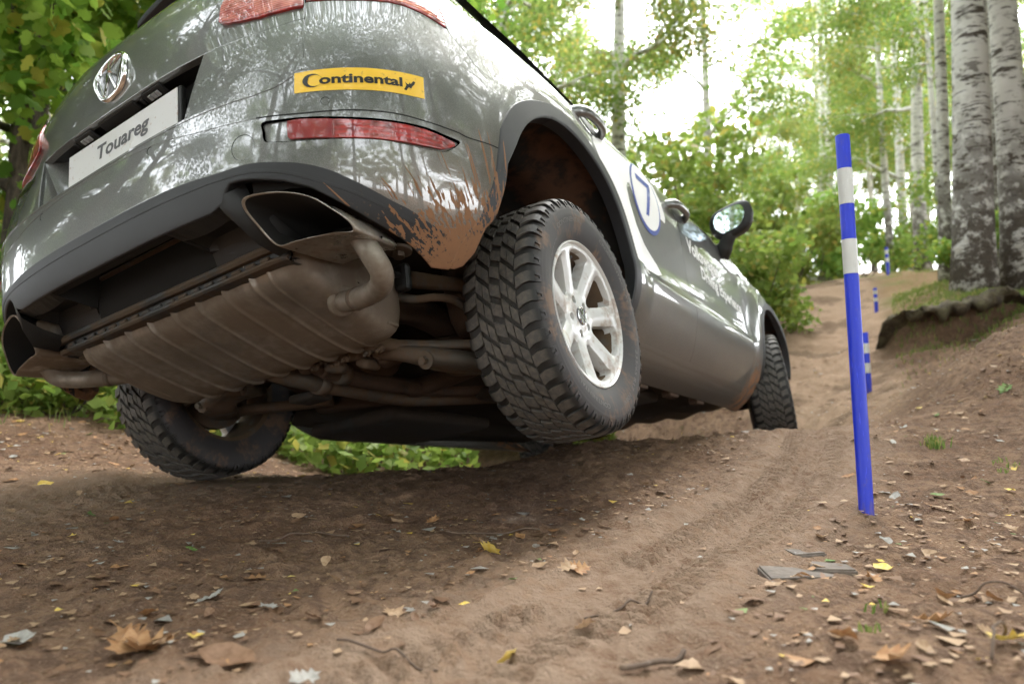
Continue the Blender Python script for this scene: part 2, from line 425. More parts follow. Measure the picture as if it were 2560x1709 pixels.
# ---------------------------------------------------------------- the car
CV={"ledge": [[-0.3567, 0.7253], [-0.2301, 0.7339], [-0.0016, 0.7475], [0.2164, 0.7373], [0.4101, 0.7443], [0.4364, 0.7431], [0.5948, 0.7401], [0.6401, 0.7489], [0.664, 0.7566], [0.6894, 0.7727], [0.7072, 0.7947], [0.7154, 0.8086], [0.7186, 0.8201]], "bqgap": [[1.0644, 0.9935], [1.0829, 0.968], [1.1116, 0.9509], [1.149, 0.9259], [1.1911, 0.899], [1.245, 0.8779], [1.2989, 0.8683], [1.3634, 0.861]], "cladtop": [[-0.5939, 0.5624], [-0.4962, 0.5623], [-0.3758, 0.5706], [-0.2643, 0.569], [-0.0994, 0.5817], [0.063, 0.5821], [0.227, 0.5803], [0.3704, 0.5766], [0.4659, 0.5697], [0.5472, 0.5691], [0.5898, 0.5662], [0.6598, 0.5534], [0.696, 0.5447], [0.732, 0.5338], [0.7699, 0.5188], [0.8065, 0.5003], [0.8978, 0.4563], [0.9383, 0.4414], [1.0116, 0.4095], [1.0835, 0.3823]], "cladcrease": [[-0.5663, 0.5319], [-0.3868, 0.5415], [-0.2113, 0.5492], [0.0581, 0.5566], [0.3665, 0.553], [0.4754, 0.5523], [0.5757, 0.5477], [0.6565, 0.5291], [0.7283, 0.5021], [0.8182, 0.4675], [0.902, 0.4307], [0.9774, 0.4017]], "bsplit": [[0.5982, 0.6736], [0.7152, 0.6631], [0.8168, 0.6645], [0.9238, 0.6653], [0.9902, 0.6618], [1.0897, 0.657], [1.1337, 0.6482], [1.2277, 0.6499]], "fog": [[0.6747, 0.6492], [0.691, 0.6494], [0.7808, 0.6417], [0.8415, 0.6384], [0.9071, 0.6389], [0.9517, 0.6398], [1.0044, 0.6375], [1.0536, 0.6315], [1.083, 0.6242], [1.0853, 0.6171], [1.0635, 0.6058], [1.0447, 0.6006], [0.9954, 0.5991], [0.9333, 0.6009], [0.885, 0.6001], [0.8384, 0.5984], [0.7803, 0.5992], [0.6783, 0.6069], [0.6739, 0.6126]], "fogrecess": [[0.613, 0.6585], [0.6578, 0.6576], [0.7813, 0.6488], [0.8421, 0.6466], [0.9272, 0.646], [1.0051, 0.6451], [1.0652, 0.6375], [1.0993, 0.6314], [1.0906, 0.6162], [1.0657, 0.5977], [1.0436, 0.5899], [0.973, 0.5864], [0.8938, 0.592], [0.8197, 0.5923], [0.7103, 0.5951], [0.6342, 0.6047], [0.6148, 0.6129], [0.6125, 0.6353]], "sticker": [[0.6961, 0.7714], [0.7462, 0.7768], [0.8203, 0.7797], [0.8768, 0.7852], [0.9461, 0.7889], [0.9885, 0.7873], [1.0084, 0.7864], [1.0072, 0.7226], [0.9735, 0.7226], [0.9126, 0.7221], [0.8461, 0.7187], [0.7818, 0.7171], [0.6944, 0.717]]}
CARM=Matrix([[0.8426613, 0.5235455, -0.1257858, -0.5215457], [-0.5009669, 0.8479469, 0.1732576, 2.6057587], [0.1973679, -0.0829829, 0.976811, -0.1862056], [0.0, 0.0, 0.0, 1.0]])
car=empty('car'); car.matrix_world=CARM
tag(car,'tilted grey green off-road car with its right rear wheel in the air','car')
s_y=lambda y: y-YC+S1
def s_from(y,z):
    if y>=YC: return s_y(y)
    Y=(YC-y)/(YC-float(yR(z))); Y=min(max(Y,0),1); return float(np.interp(-Y,-RY,RL))
def arc(c,R,a0,a1,n=30):
    out=[]
    for k in range(n+1):
        ad=a0+(a1-a0)*k/n; a=R_(ad); Q=R(ad) if callable(R) else R; y=c[0]+Q*math.cos(a);z=c[1]+Q*math.sin(a); out.append((s_from(y,z),z))
    return out
RO=lambda d: (lambda ad: float(.475+.022*smooth(100,150,ad))+d)
C=lambda k,kk=5: crom(CV[k],kk).tolist()
mir=lambda L: [(-a,b) for a,b in L][::-1]
# -- black inner shell seen through the panel gaps
shell_r=[(0,.60),(1.15,.60)]+arc(ARC,.46,165,15,30)[0:0]
outer=[(0,.60),(1.10,.60)]
RARC=.491
outer+=[(s_from(*q),q[1]) for q in [(-.40,.60)]]
outer+=arc(ARC,.455,166,14,36)+[(s_y(.455),.36),(s_y(2.40),.36)]+arc(FARC,.45,193,0,30)+[(s_y(3.45),.47),(s_y(3.5),.72),(s_y(2.9),.86),(s_y(2.1),1.08),(s_y(1.95),1.12),(0,1.15)]
# keep the number plate recess open

Sh=[(0,.60)]+outer[1:]
rightloop=[q for q in Sh if True]
rightloop=[(0.0,.60)]+[(a,b) for a,b in Sh[1:-1]]+[(0.0,1.15)]
for sg in (1,-1):
    q=[(a,b) for a,b in rightloop]
    q=q[:-1]+[(0.0,1.15),(0.0,.966),(.40,.966),(.36,.745),(0,.745)]
    panel('inner_shell',[q],M_black,car,off=lambda s,z: -.018+toff(s,z)*(np.abs(s)<.70)*(z>.745)*1.0,h=.045,flange=0,sign=sg)
# -- bumper cover
ledge=[(0,.742),(.22,.742),(.40,.7425),(.52,.742),(.595,.742),(.640,.749),(.664,.7566),(.6894,.7727),(.7072,.7947),(.7183,.820),(.7155,.86),(.7055,.945),(.6980,1.007)]
lampb=[(.7042,1.0105),(.8034,1.0115),(.8953,1.0225),(.9381,1.0225),(.9958,1.0105),(1.0635,.9895)]
bq=C('bqgap')[1:-1]
ar_full=arc(ARC,RO(.003),148,102,20)  # ends at the gap line
ar_bump=[q for q in arc(ARC,RO(.003),152,100,26) if q[0]<1.375]
aro=[(1.2277,.6499),(1.206,.5696),(1.1744,.5002),(1.1424,.4402),(1.0835,.3823)]
ct=C('cladtop',4); ct=[q for q in ct if q[0]>0.06]
ct[0]=(ct[0][0],.5820)
right=ledge+lampb+bq+[(1.3720,.8640)]+ar_bump[::-1]+crom(aro,4).tolist()+ct[::-1][1:]+[(0,.582)]
GAP=.0012
fogr=crom(CV['fogrecess'],3,True).tolist()
capc=(.5587,.6101); 
full=right+mir(right)[1:-1]
def circ(c,r,n=28): return [(c[0]+r*math.cos(2*math.pi*k/n),c[1]+r*math.sin(2*math.pi*k/n)) for k in range(n)]
capl=circ(capc,.0315,36)
sen=[circ((.765,.690),.0105,20),circ((.256,.706),.0105,20),circ((-.256,.706),.0105,20),circ((-.765,.690),.0105,20)]
bumper=panel('bumper_cover',[full,fogr,mir(fogr),capl]+sen,M_paint,car,h=.018,flange=.016)
panel('towing_eye_cap',[circ(capc,.0296,36)],M_paint,car,off=-.0004,h=.012,flange=.006)
for q in ((.765,.690),(.256,.706),(-.256,.706),(-.765,.690)):
    panel('parking_sensor',[circ(q,.0092,20)],M_paint,car,off=-.0008,h=.006,flange=.004)
for sg in (1,-1):
    strip('bumper_joint',C('bsplit'),.0028,M_black,car,sign=sg)
crs=[(-.598,.6736)]+[(-.437,.69),(-.31,.7127),(-.13,.7276)]+[(0,.7311),(.1314,.7276),(.3107,.7127),(.4373,.69),(.598,.6745)]
for sg in (1,-1): strip('bumper_edge',[(sg*0,.7385)]+[(a,b-.0035) for a,b in ledge[1:8]],.006,M_paint,car,off=.0015,flange=.004,sign=sg)
strip('bumper_crease',crom(crs,6),.004,M_paint,car,off=.0012,flange=.002)
# -- fog lamp pocket and lamp
for sg in (1,-1):
    panel('lamp_pocket',[fogr],M_paint,car,off=-.008,h=.02,flange=0,sign=sg)
    fl=crom(CV['fog'],2,True)
    inner=[p for p in fl if p[0]<=.7797]; outerp=[p for p in fl if p[0]>.7817]
    fa=[(.6752,.6490),(.700,.6492),(.7795,.6424),(.7785,.5990),(.679,.6066),(.6740,.6120),(.6738,.640)]
    fb=[(.7822,.6422),(.8415,.6392),(.9071,.6396),(.9517,.6396),(1.0044,.6375),(1.0536,.6315),(1.083,.6238),(1.0853,.6175),(1.0635,.6058),(1.0447,.6003),(.9954,.5975),(.9333,.5972),(.885,.5976),(.8384,.5978),(.7812,.5990)]
    panel('reflector',[fa],M_reddeep,car,off=.000,h=.015,flange=.009,sign=sg)
    panel('rear_fog_lamp',[fb],M_red,car,off=.000,h=.015,flange=.009,sign=sg)
    # recess shadow line above lamp
# -- tailgate
tgU=[(0,.9640),(.30,.9640),(.4030,.9640),(.4424,.9675),(.4962,.9625),(.5685,.9540),(.6384,.9505),(.6985,.9575),(.6915,1.015),(.684,1.10),(.668,1.19),(.64,1.235),(.55,1.245),(0,1.25)]
panel('tailgate_upper',[tgU+mir(tgU)[1:-1]],M_paint,car,off=toff,h=.02,flange=.02)
tl=lambda a,b,c,d:[(a,.9205),(.4720,.9265),(.5206,.9255),(.5822,.9272),(.6438,.9355),(.6990,.9470),(.7085,.89),(.7120,.825),(.704,.799),(.686,.778),(.661,.762),(.637,.754),(.592,.748),(c,.748)]
REC_T,REC_B=.395,.345
for sg in (1,-1):
    panel('tailgate_lower',[[(REC_T,.9600),(.4424,.9640),(.4962,.9590),(.5685,.9505),(.6384,.9470),(.6985,.9540)]+tl(REC_T,0,REC_B,0)[6:]],M_paint,car,off=toff,h=.02,flange=.012,sign=sg)
# number plate recess
def PT(s,z,d): 
    s=np.array([s],float);z=np.array([z],float); return (P(s,z)+N(s,z)*(toff(s,z)+d)[:,None])[0]
rt,rb=.962,.735
f0=[PT(-REC_T,rt,-.001),PT(REC_T,rt,-.001),PT(REC_B,rb,-.001),PT(-REC_B,rb,-.001)]
yb=-.872
b0=[np.array([-.34,yb+.01,.962]),np.array([.34,yb+.01,.962]),np.array([.315,yb,rb]),np.array([-.315,yb,rb])]
ny=9
def edge(a,b,d=-.001):
    return [PT(a+(b-a)*k/ny,rt,d) for k in range(ny+1)]
top=edge(-REC_T,REC_T); 
V=[tuple(v) for v in top]+[tuple(b0[0]+(b0[1]-b0[0])*k/ny) for k in range(ny+1)]; F=[[k,k+1,ny+2+k,ny+1+k] for k in range(ny)]
mesh_obj('recess_ceiling',V,F,M_dplastic,car,smooth=False)
mesh_obj('recess_back',[tuple(v) for v in b0],[[0,1,2,3]],M_dplastic,car,smooth=False)
for sg in (1,-1):
    a=PT(sg*REC_T,rt,-.001);b=PT(sg*REC_B,rb,-.001); c=b0[1 if sg>0 else 0];d=b0[2 if sg>0 else 3]
    mesh_obj('recess_side',[tuple(a),tuple(b),tuple(d),tuple(c)],[[0,1,2,3]],M_paint,car,smooth=False)
# ceiling handle and plate lamps
Mx=Matrix.Rotation(R_(-20),3,'X')
def ceil_item(name,cx,sx,sy,mat,parts):
    cz=.955; cy=-.908
    V,F=join([rbox(cx,cy,cz,sx,sy,.016,.004,2,Mx)]+parts); return mesh_obj(name,V,F,mat,car,smooth=False)
o=ceil_item('tailgate_handle',0,.17,.034,M_dplastic,[])
for sx in (-.165,.165):
    a=empty('plate_lamp',car)
    V,F=join([rbox(sx,-.908,.951,.085,.036,.012,.004,2,Mx),rbox(sx-.052,-.908,.951,.012,.02,.012,.002,1,Mx)]); mesh_obj('housing',V,F,M_dplastic,a,smooth=False)
    V,F=join([rbox(sx+dx,-.910,.944,.012,.016,.006,.001,1,Mx) for dx in (-.016,0,.016)]); mesh_obj('lens',V,F,simple('plate_lamp_lens',(.35,.36,.36),.15),a,smooth=False)
# number plate: sits on its frame
PY,PZ=-.906,.862
pl=empty('number_plate',car)
tilt=Matrix.Rotation(R_(2),3,'X')
V,F=join([rbox(0,PY+.009,PZ+.001,.545,.016,.137,.004,2)]); mesh_obj('frame',V,F,M_dplastic,pl,smooth=False)
V,F=join([rbox(0,PY-.002,PZ-.060,.541,.008,.015,.002,1)]); mesh_obj('frame_lip',V,F,simple('grey_frame_lip',(.30,.29,.28),.4),pl,smooth=False)
V,F=rbox(0,PY-.001,PZ+.008,.524,.005,.113,.002,1); mesh_obj('plate_face',V,F,M_plate,pl,smooth=False)
def flat_text(name,s,cx,cz,w,h,y,mat,par,bold=.02,shear=0.):
    V,F=text2d(s,bold,shear); k=w/V[:,0].max(); hh=h
    V3=[(cx-w/2+u*k,y,cz+v*hh) for u,v in V]; return mesh_obj(name,V3,F,mat,par,smooth=False)
flat_text('model_lettering','Touareg',.015,PZ-.006,.25,.062,PY-.0042,M_platetxt,pl,.028,.12)
flat_text('frame_lettering','WWW.UTTS.RU',.155,PZ-.0645,.12,.013,PY-.0066,M_white,pl,.02)
flat_text('frame_lettering','автоцентр',-.07,PZ-.0635,.15,.014,PY-.0066,M_white,pl,.02,.15)
flat_text('frame_lettering','2290',-.235,PZ-.0645,.035,.013,PY-.0066,M_white,pl,.02)
# emblem: a chromed ring with V over W
eg=empty('emblem',car)
def epos(u,w,d):
    s=np.array([u]);z=np.array([1.075+w]); return (P(s,z)+N(s,z)*(toff(s,z)+d)[:,None])[0]
RE=.072
Vr=[];Fr=[]
prof=[(-.0075,.0),(-.0065,.006),(-.003,.010),(.002,.010),(.006,.006),(.0075,.0)]
nr=56
for k in range(nr):
    a=2*math.pi*k/nr
    for dr,dd in prof: Vr.append(tuple(epos((RE+dr)*math.cos(a),(RE+dr)*math.sin(a),dd+.001)))
for k in range(nr):
    for j in range(len(prof)-1):
        A=k*len(prof)+j;B=((k+1)%nr)*len(prof)+j; Fr.append([A,B,B+1,A+1])
mesh_obj('ring',Vr,Fr,M_chrome,eg)
def bar(p,q,w=.0085):
    p=np.array(p)*RE;q=np.array(q)*RE; t=(q-p)/np.linalg.norm(q-p); n=np.array([-t[1],t[0]])*w/2
    L=[p-n,p+n,q+n,q-n]; Li=[c+(np.mean(L,0)-c)*.12 for c in L]
    return prism([epos(c[0],c[1],.001) for c in L],[epos(c[0],c[1],.009) for c in Li])
Vv,Fv=join([bar((-.36,.86),(-.02,.10)),bar((.36,.86),(.02,.10)),bar((-.88,.38),(-.42,-.80)),bar((-.42,-.80),(-.03,.02)),bar((.88,.38),(.42,-.80)),bar((.42,-.80),(.03,.02))])
mesh_obj('letter_strokes',Vv,Fv,M_chrome,eg,smooth=False)
panel('disc',[circ((0,1.075),.066,32)],simple('emblem_ground',(.03,.03,.032),.25),eg,off=lambda s,z:toff(s,z)+.0015,h=.02,flange=0)
decal_text('badge_lettering','TOUAREG',-.63,.905,-.43,.905,.036,M_chrome,car,off=lambda s,z:toff(s,z)+.003,bold=.03)
# -- rear lamps
li=[(.4500,1.0450),(.4580,1.0370),(.52,1.0225),(.578,1.0090),(.64,1.004),(.6905,1.0050),(.680,1.15),(.62,1.155),(.54,1.15),(.482,1.13),(.4600,1.08)]
lo=[(.7010,1.0145),(.8034,1.0155),(.8953,1.0265),(.9381,1.0265),(.9958,1.0145),(1.0590,.9945),(1.045,1.045),(1.025,1.09),(.99,1.125),(.90,1.143),(.6920,1.143)]
for sg in (1,-1):
    a=empty('tail_lamp',car)
    panel('lens',[li],M_redclear,a,off=lambda s,z:toff(s,z)+.006,h=.02,flange=.012,sign=sg)
    panel('rim_strip',[[(p[0],p[1]-.0065) for p in li[:6]]+li[:6][::-1]],M_red,a,off=lambda s,z:toff(s,z)+.008,h=.02,flange=.012,sign=sg)
    b=empty('tail_lamp',car)
    panel('lens',[[q for q in lo]],M_red,b,off=.004,h=.02,flange=.012,sign=sg)
    am=[(.90,1.034),(.9381,1.034),(.9958,1.022),(1.050,1.005),(1.037,1.045),(1.015,1.09),(.91,1.10)]
    panel('amber_segment',[am],M_orange,b,off=.0055,h=.02,flange=.002,sign=sg)
    pk=[(.935,1.042),(.99,1.032),(1.03,1.018),(1.018,1.045),(1.0,1.075),(.94,1.082)]
    panel('clear_segment',[pk],M_redclear,b,off=.0068,h=.02,flange=.002,sign=sg)
# -- side panels
DG=lambda y:s_y(y)
for sg in (1,-1):
    quar=[(.6885,1.149),(.90,1.149),(.995,1.131),(1.031,1.092),(1.051,1.047),(1.0665,.9975)]+[(a+.003,b+.0008) for a,b in bq]+[(1.3765,.8645)]
    aa=[q for q in arc(ARC,RO(.003),130,66,30) if q[0]>1.378]
    quar+=aa+[(aa[-1][0]+.004,1.00),(aa[-1][0]+.012,1.13),(aa[-1][0]-.02,1.175),(1.25,1.235),(.95,1.25),(.655,1.25)]
    panel('quarter_panel',[quar],M_paint,car,h=.02,flange=.014,sign=sg)
    x0=aa[-1][0]
    rd=[(x0+.004,.945),(x0+.008,1.00),(x0+.016,1.128),(DG(1.197),1.128),(DG(1.197),.315),(DG(.44),.315),(DG(.475),.35)]+arc(ARC,RO(.003),-12,62,16)
    panel('rear_door',[rd],M_paint,car,h=.022,flange=.014,sign=sg)
    fd=[(DG(1.203),.315),(DG(1.203),1.128),(DG(2.02),1.115),(DG(2.27),1.04),(DG(2.30),.80),(DG(2.30),.315)]
    panel('front_door',[fd],M_paint,car,h=.022,flange=.014,sign=sg)
    fe=[(DG(2.306),.315),(DG(2.306),.80),(DG(2.277),1.04),(DG(2.40),1.02),(DG(2.70),.95),(DG(3.0),.87),(DG(3.3),.78),(DG(3.5),.70),(DG(3.62),.60),(DG(3.62),.47)]+arc(FARC,.445,0,193,36)+[(DG(2.44),.315)]
    panel('front_wing',[fe],M_paint,car,h=.022,flange=.014,sign=sg)
    sl=[(DG(.44),.312),(DG(2.45),.312),(DG(2.45),.215),(DG(.50),.215)]
    panel('sill',[sl],M_paint,car,h=.022,flange=.01,sign=sg)
    gw=[(1.0,1.25),(1.25,1.24),(x0-.02,1.178),(DG(1.9),1.132),(DG(1.75),1.25),(DG(1.1),1.52),(DG(.9),1.56),(1.35,1.50),(1.05,1.35)]
    panel('side_glass',[gw],M_glass,car,off=-.004,h=.05,flange=.01,sign=sg)
    strip('window_trim',[(x0-.05,1.178),(x0,1.155),(DG(.6),1.138),(DG(1.2),1.133),(DG(1.95),1.124)],.014,M_chrome,car,off=.004,flange=.006,sign=sg)
    rf=[(0.0,1.60),(1.0,1.60),(1.25,1.575),(DG(.9),1.575),(DG(1.1),1.535),(DG(1.2),1.60),(DG(1.2),1.715),(0,1.715)]
gl=[(0,1.262),(.55,1.258),(.66,1.248),(.70,1.30),(.62,1.52),(0,1.54)]
panel('rear_window',[gl+mir(gl)[1:-1]],M_glass,car,off=-.012,h=.05,flange=.01)
# roof shell and bonnet as lofts between the two sides
def loft(name,rows,mat,parent):
    V=[];F=[];n=len(rows[0])
    for r in rows: V+=[tuple(p) for p in r]
    for i in range(len(rows)-1):
        for j in range(n-1): F.append([i*n+j,i*n+j+1,(i+1)*n+j+1,(i+1)*n+j])
    return mesh_obj(name,V,F,mat,parent)
rows=[]
for y,wd,zt,ze in [(-.56,.48,1.64,1.60),(-.50,.58,1.67,1.60),(-.40,.63,1.70,1.585),(-.1,.66,1.725,1.57),(.4,.665,1.73,1.575),(.9,.66,1.71,1.56),(1.2,.66,1.66,1.52),(1.6,.74,1.43,1.34),(2.0,.80,1.19,1.12)]:
    rows.append([(wd*t,y,ze+(zt-ze)*(1-abs(t)**3)) for t in np.linspace(-1,1,13)])
loft('roof',rows[:7],M_paint,car); loft('windscreen',rows[6:],M_glass,car)
rows=[]
for y,wd,zt,ze in [(1.98,.86,1.14,1.09),(2.3,.89,1.10,1.03),(2.7,.885,1.05,.945),(3.1,.86,.97,.84),(3.5,.76,.84,.70),(3.7,.66,.70,.52)]:
    rows.append([(wd*t,y,ze+(zt-ze)*(1-abs(t)**4)) for t in np.linspace(-1,1,13)])
loft('bonnet',rows,M_paint,car)
rows=[[(x,-.56,1.60) for x in np.linspace(-.35,.35,9)]]+[[(x,-.645-.03*(1-abs(x/.35)**2),z) for x in np.linspace(-.35,.35,9)] for z in (1.595,1.625)]+[[(x,-.52,1.665) for x in np.linspace(-.36,.36,9)]]
loft('roof_spoiler',rows,M_clad,car)
# -- wheel arch trims
for sg in (1,-1):
    inn=[(1.165,.430),(1.2001,.4626),(1.2246,.5135),(1.246,.5671),(1.2661,.6398)]
    ring=[(1.135,.382),(1.0865,.3800)]+[(a+.0015,b-.001) for a,b in crom(aro[::-1],4).tolist()[1:]]+arc(ARC,RO(0),153,-20,50)+[(DG(.418),.313),(DG(.375),.313)]+arc(ARC,.432,-23,145,50)[1:]+crom(inn[::-1],4).tolist()[1:]
    rr=[(1.1300,.3720),(1.0900,.3420),(1.0500,.3315),(1.0865,.3800)]+[(a+.0015,b-.001) for a,b in crom(aro[::-1],4).tolist()[1:-1]]+arc(ARC,RO(0),153,-11,50)+[(DG(.466),.352),(DG(.448),.338),(DG(.432),.346)]+arc(ARC,.432,-14,150,50)+crom(inn[::-1],4).tolist()[1:]
    panel('wheel_arch_trim',[rr],M_arch,car,off=.004,h=.02,flange=.045,sign=sg,round_=.006)
    fr=arc(FARC,.443,0,193,40)+arc(FARC,.405,193,0,40)
    panel('wheel_arch_trim',[fr],M_arch,car,off=.003,h=.02,flange=.04,sign=sg,round_=.004)
    # liners
    for c,Rr,x0_,x1_ in ((ARC,.443,.945,.52),(FARC,.42,.94,.50)):
        V=[];F=[];n=40; xs=np.linspace(x0_,x1_,8); A0,A1=(-14,182) if c is ARC else (-20,212)
        for k in range(n+1):
            a=R_(A0+A1*k/n)
            for j,x in enumerate(xs):
                R2=Rr+.018*math.sin(j*1.3)*(1 if j not in(0,) else 0)+.006*math.sin(a*9+j)
                yy_=c[0]+R2*math.cos(a); zz_=c[1]+R2*math.sin(a); xm=float(P(np.array([s_from(yy_,zz_)]),np.array([zz_]))[0][0])-.012; V.append((sg*min(x,xm),yy_,zz_))
        for k in range(n):
            for j in range(7): F.append([k*8+j,k*8+j+1,(k+1)*8+j+1,(k+1)*8+j])
        b=len(V); V+=[(sg*x1_,c[0]+(Rr+.02)*math.cos(R_(A0+A1*k/n)),c[1]+(Rr+.02)*math.sin(R_(A0+A1*k/n))) for k in range(n+1)]
        if c is FARC: F.append(list(range(b,b+n+1)))
        else:
            # inner wall only above the drive shaft
            top=[k for k in range(n+1) if c[1]+Rr*math.sin(R_(A0+A1*k/n))>.62]; F.append([b+k for k in top])
        mesh_obj('wheel_liner',V,F,M_liner,car)
# -- side decals (right side)
def dp(px): return [(a,b) for a,b in px]
sw=[(1.905,.985),(1.96,1.02),(2.06,1.050),(2.16,1.062),(2.30,1.070),(2.45,1.082),(2.60,1.06),(2.66,1.0),(2.68,.93),(2.665,.90),(2.60,.905),(2.45,.80),(2.34,.85),(2.2763,.9515),(2.2515,.9437),(2.2332,.9123),(2.245,.8482),(2.2834,.7767),(2.3519,.7136),(2.4609,.6574),(2.5014,.6175),(2.44,.600),(2.30,.592),(2.18,.588)]
sw+=[p for p in arc(ARC,.482,13,60,16)]+[(x0+.012,.955)]
panel('white_side_graphic',[sw],M_white,car,off=.0012,h=.03,flange=.0005,round_=.0001)
panel('number_disc_ring',[circ((2.455,.945),.158,48)],M_blue,car,off=.0022,h=.03,flange=.0005,round_=.0001)
panel('number_disc',[circ((2.457,.950),.143,48)],M_white,car,off=.0032,h=.03,flange=.0005,round_=.0001)
V2=[(2.375,1.035),(2.53,1.035),(2.53,1.01),(2.455,.865),(2.425,.865),(2.495,1.008),(2.375,1.008)]
panel('race_number',[V2],M_blue,car,off=.0042,h=.02,flange=.0004,round_=.0001)
decal_text('side_lettering','Volkswagen',2.952,.855,3.47,.838,.098,M_white,car,off=.003,bold=.038)
decal_text('side_lettering','Driving Experience',3.13,.762,3.86,.718,.088,M_white,car,off=.003,bold=.038)
# -- yellow sticker
stk=crom(CV['sticker'][:7],3).tolist()+crom(CV['sticker'][7:],3).tolist()
stk=[(.6955,.7714),(.7462,.775),(.8203,.7785),(.8768,.781),(.9461,.783),(1.008,.7840),(1.0072,.7226),(.9735,.7216),(.9126,.7211),(.8461,.7187),(.7818,.7171),(.6944,.717)]
sk=panel('yellow_sticker',[stk],M_yel,car,off=.0012,h=.02,flange=.0005,round_=.0001)
# brand word set with wide letters, opening letter drawn as a hook
decal_text('sticker_lettering','ontinental',.753,.7345,.950,.7425,.0345,M_ink,car,off=.0022,bold=.035)
hk=[];
for k in range(25):
    a=R_(20+300*k/24); hk.append((.737+.0225*math.cos(a),.7455+.0185*math.sin(a)))
for k in range(25):
    a=R_(320-300*k/24); t=abs(k/24-.5)*2; hk.append((.7395+(.0215-.0095*(1-t))*math.cos(a),.7455+(.0175-.006*(1-t))*math.sin(a)))
panel('sticker_lettering',[hk],M_ink,car,off=.0022,h=.006,flange=.0003,round_=.0001)
hs_=[(.962,.738),(.966,.744),(.972,.741),(.975,.748),(.981,.755),(.984,.762),(.979,.764),(.975,.759),(.971,.754),(.969,.758),(.966,.752),(.962,.752),(.957,.757),(.960,.748),(.957,.742),(.953,.735),(.959,.733)]
panel('sticker_horse_mark',[hs_],M_ink,car,off=.0022,h=.006,flange=.0003,round_=.0001)
# -- door handles
def handle(y0,y1,z,sg):
    a=empty('door_handle',car); s=DG((y0+y1)/2); xx=sg*float(P(np.array([s]),np.array([z]))[0][0])
    path=crom([(xx-sg*.01,y0,z-.004),(xx+sg*.014,y0+.02,z),(xx+sg*.030,y0+.06,z+.004),(xx+sg*.034,(y0+y1)/2,z+.005),(xx+sg*.030,y1-.05,z+.004),(xx+sg*.014,y1-.015,z),(xx-sg*.01,y1,z-.004)],5)
    V,F=tube(path,.0165,12); V=[(v[0],v[1],z+(v[2]-z)*1.35) for v in V]; mesh_obj('grip',V,F,M_paint,a)
    panel('bowl',[[(DG((y0+y1)/2)+.075*math.cos(t)*1.0,z-.012+.042*math.sin(t)) for t in np.linspace(0,2*math.pi,24,endpoint=False)]],M_dplastic,a,off=.0015,h=.03,flange=.001,sign=sg,round_=.0002)
for sg in (1,-1): handle(.155,.385,1.070,sg); handle(1.09,1.33,1.035,sg)
# -- mirror
mr=empty('door_mirror',car)
mc=np.array([1.035,1.93,1.185])
bm=bmesh.new(); bmesh.ops.create_uvsphere(bm,u_segments=28,v_segments=18,radius=1)
for v in bm.verts:
    x,y,z=v.co; e=.62
    x=math.copysign(abs(x)**e,x);z=math.copysign(abs(z)**e,z)
    if y<0: y=y*.25
    sh=1+.10*z*np.sign(x)
    v.co=Vector((mc[0]+x*.122*(1-.22*(z<0)*(-z)),mc[1]+y*.115,mc[2]+z*.092+.018*x))
bm.verts.index_update(); V=[tuple(v.co) for v in bm.verts];F=[[q.index for q in f.verts] for f in bm.faces]; bm.free()
mesh_obj('housing',V,F,M_dplastic,mr)
ml=[]
for k in range(40):
    a=2*math.pi*k/40; x=math.copysign(abs(math.cos(a))**.62,math.cos(a)); z=math.copysign(abs(math.sin(a))**.62,math.sin(a))
    ml.append((mc[0]-.004+x*.086*(1-.22*(z<0)*(-z)),mc[1]-.0300,mc[2]+.002+z*.064+.014*x))
V,F=prism(ml,[(a,b+.006,c) for a,b,c in ml]); mesh_obj('mirror_glass',V,F,simple('mirror_silver',(.60,.70,.78),.02,1.0),mr,smooth=False)
path=crom([(.93,1.98,1.02),(.965,1.96,1.06),(1.0,1.945,1.11),(1.02,1.94,1.15)],5)
V,F=tube(path,[.045]*6+[.04]*6+[.034]*4,14); mesh_obj('stalk',V,F,M_dplastic,mr)
# ---------------------------------------------------------------- lower rear end
low=[(0,.486),(.28,.486),(.40,.486),(.445,.487),(.482,.500),(.4945,.522),(.5106,.5385),(.5400,.5385),(.5715,.5345),(.6468,.5165),(.7121,.4926),(.7767,.455),(.8414,.4173),(.9271,.374),(.9656,.3473),(.9868,.3305),(1.0414,.330),(1.082,.3485)]
ctop=[(a,b-.0022) for a,b in ct]
cl_r=[(0,.5798)]+[q for q in ctop]+[(1.0835,.3780)]+low[::-1]
M_='M_clad'
panel('bumper_cladding',[cl_r+mir(cl_r)[1:-1]],M_clad,car,off=.001,h=.02,flange=.03,round_=.004)
cc=CV['cladcrease']; cc=[q for q in cc if q[0]>.3]; cc=[(0,.557),(.2,.556)]+cc
ccs=mir(cc)[:-1]+cc
strip('cladding_ridge',crom(ccs,4),.006,M_clad,car,off=.0022,flange=.003)
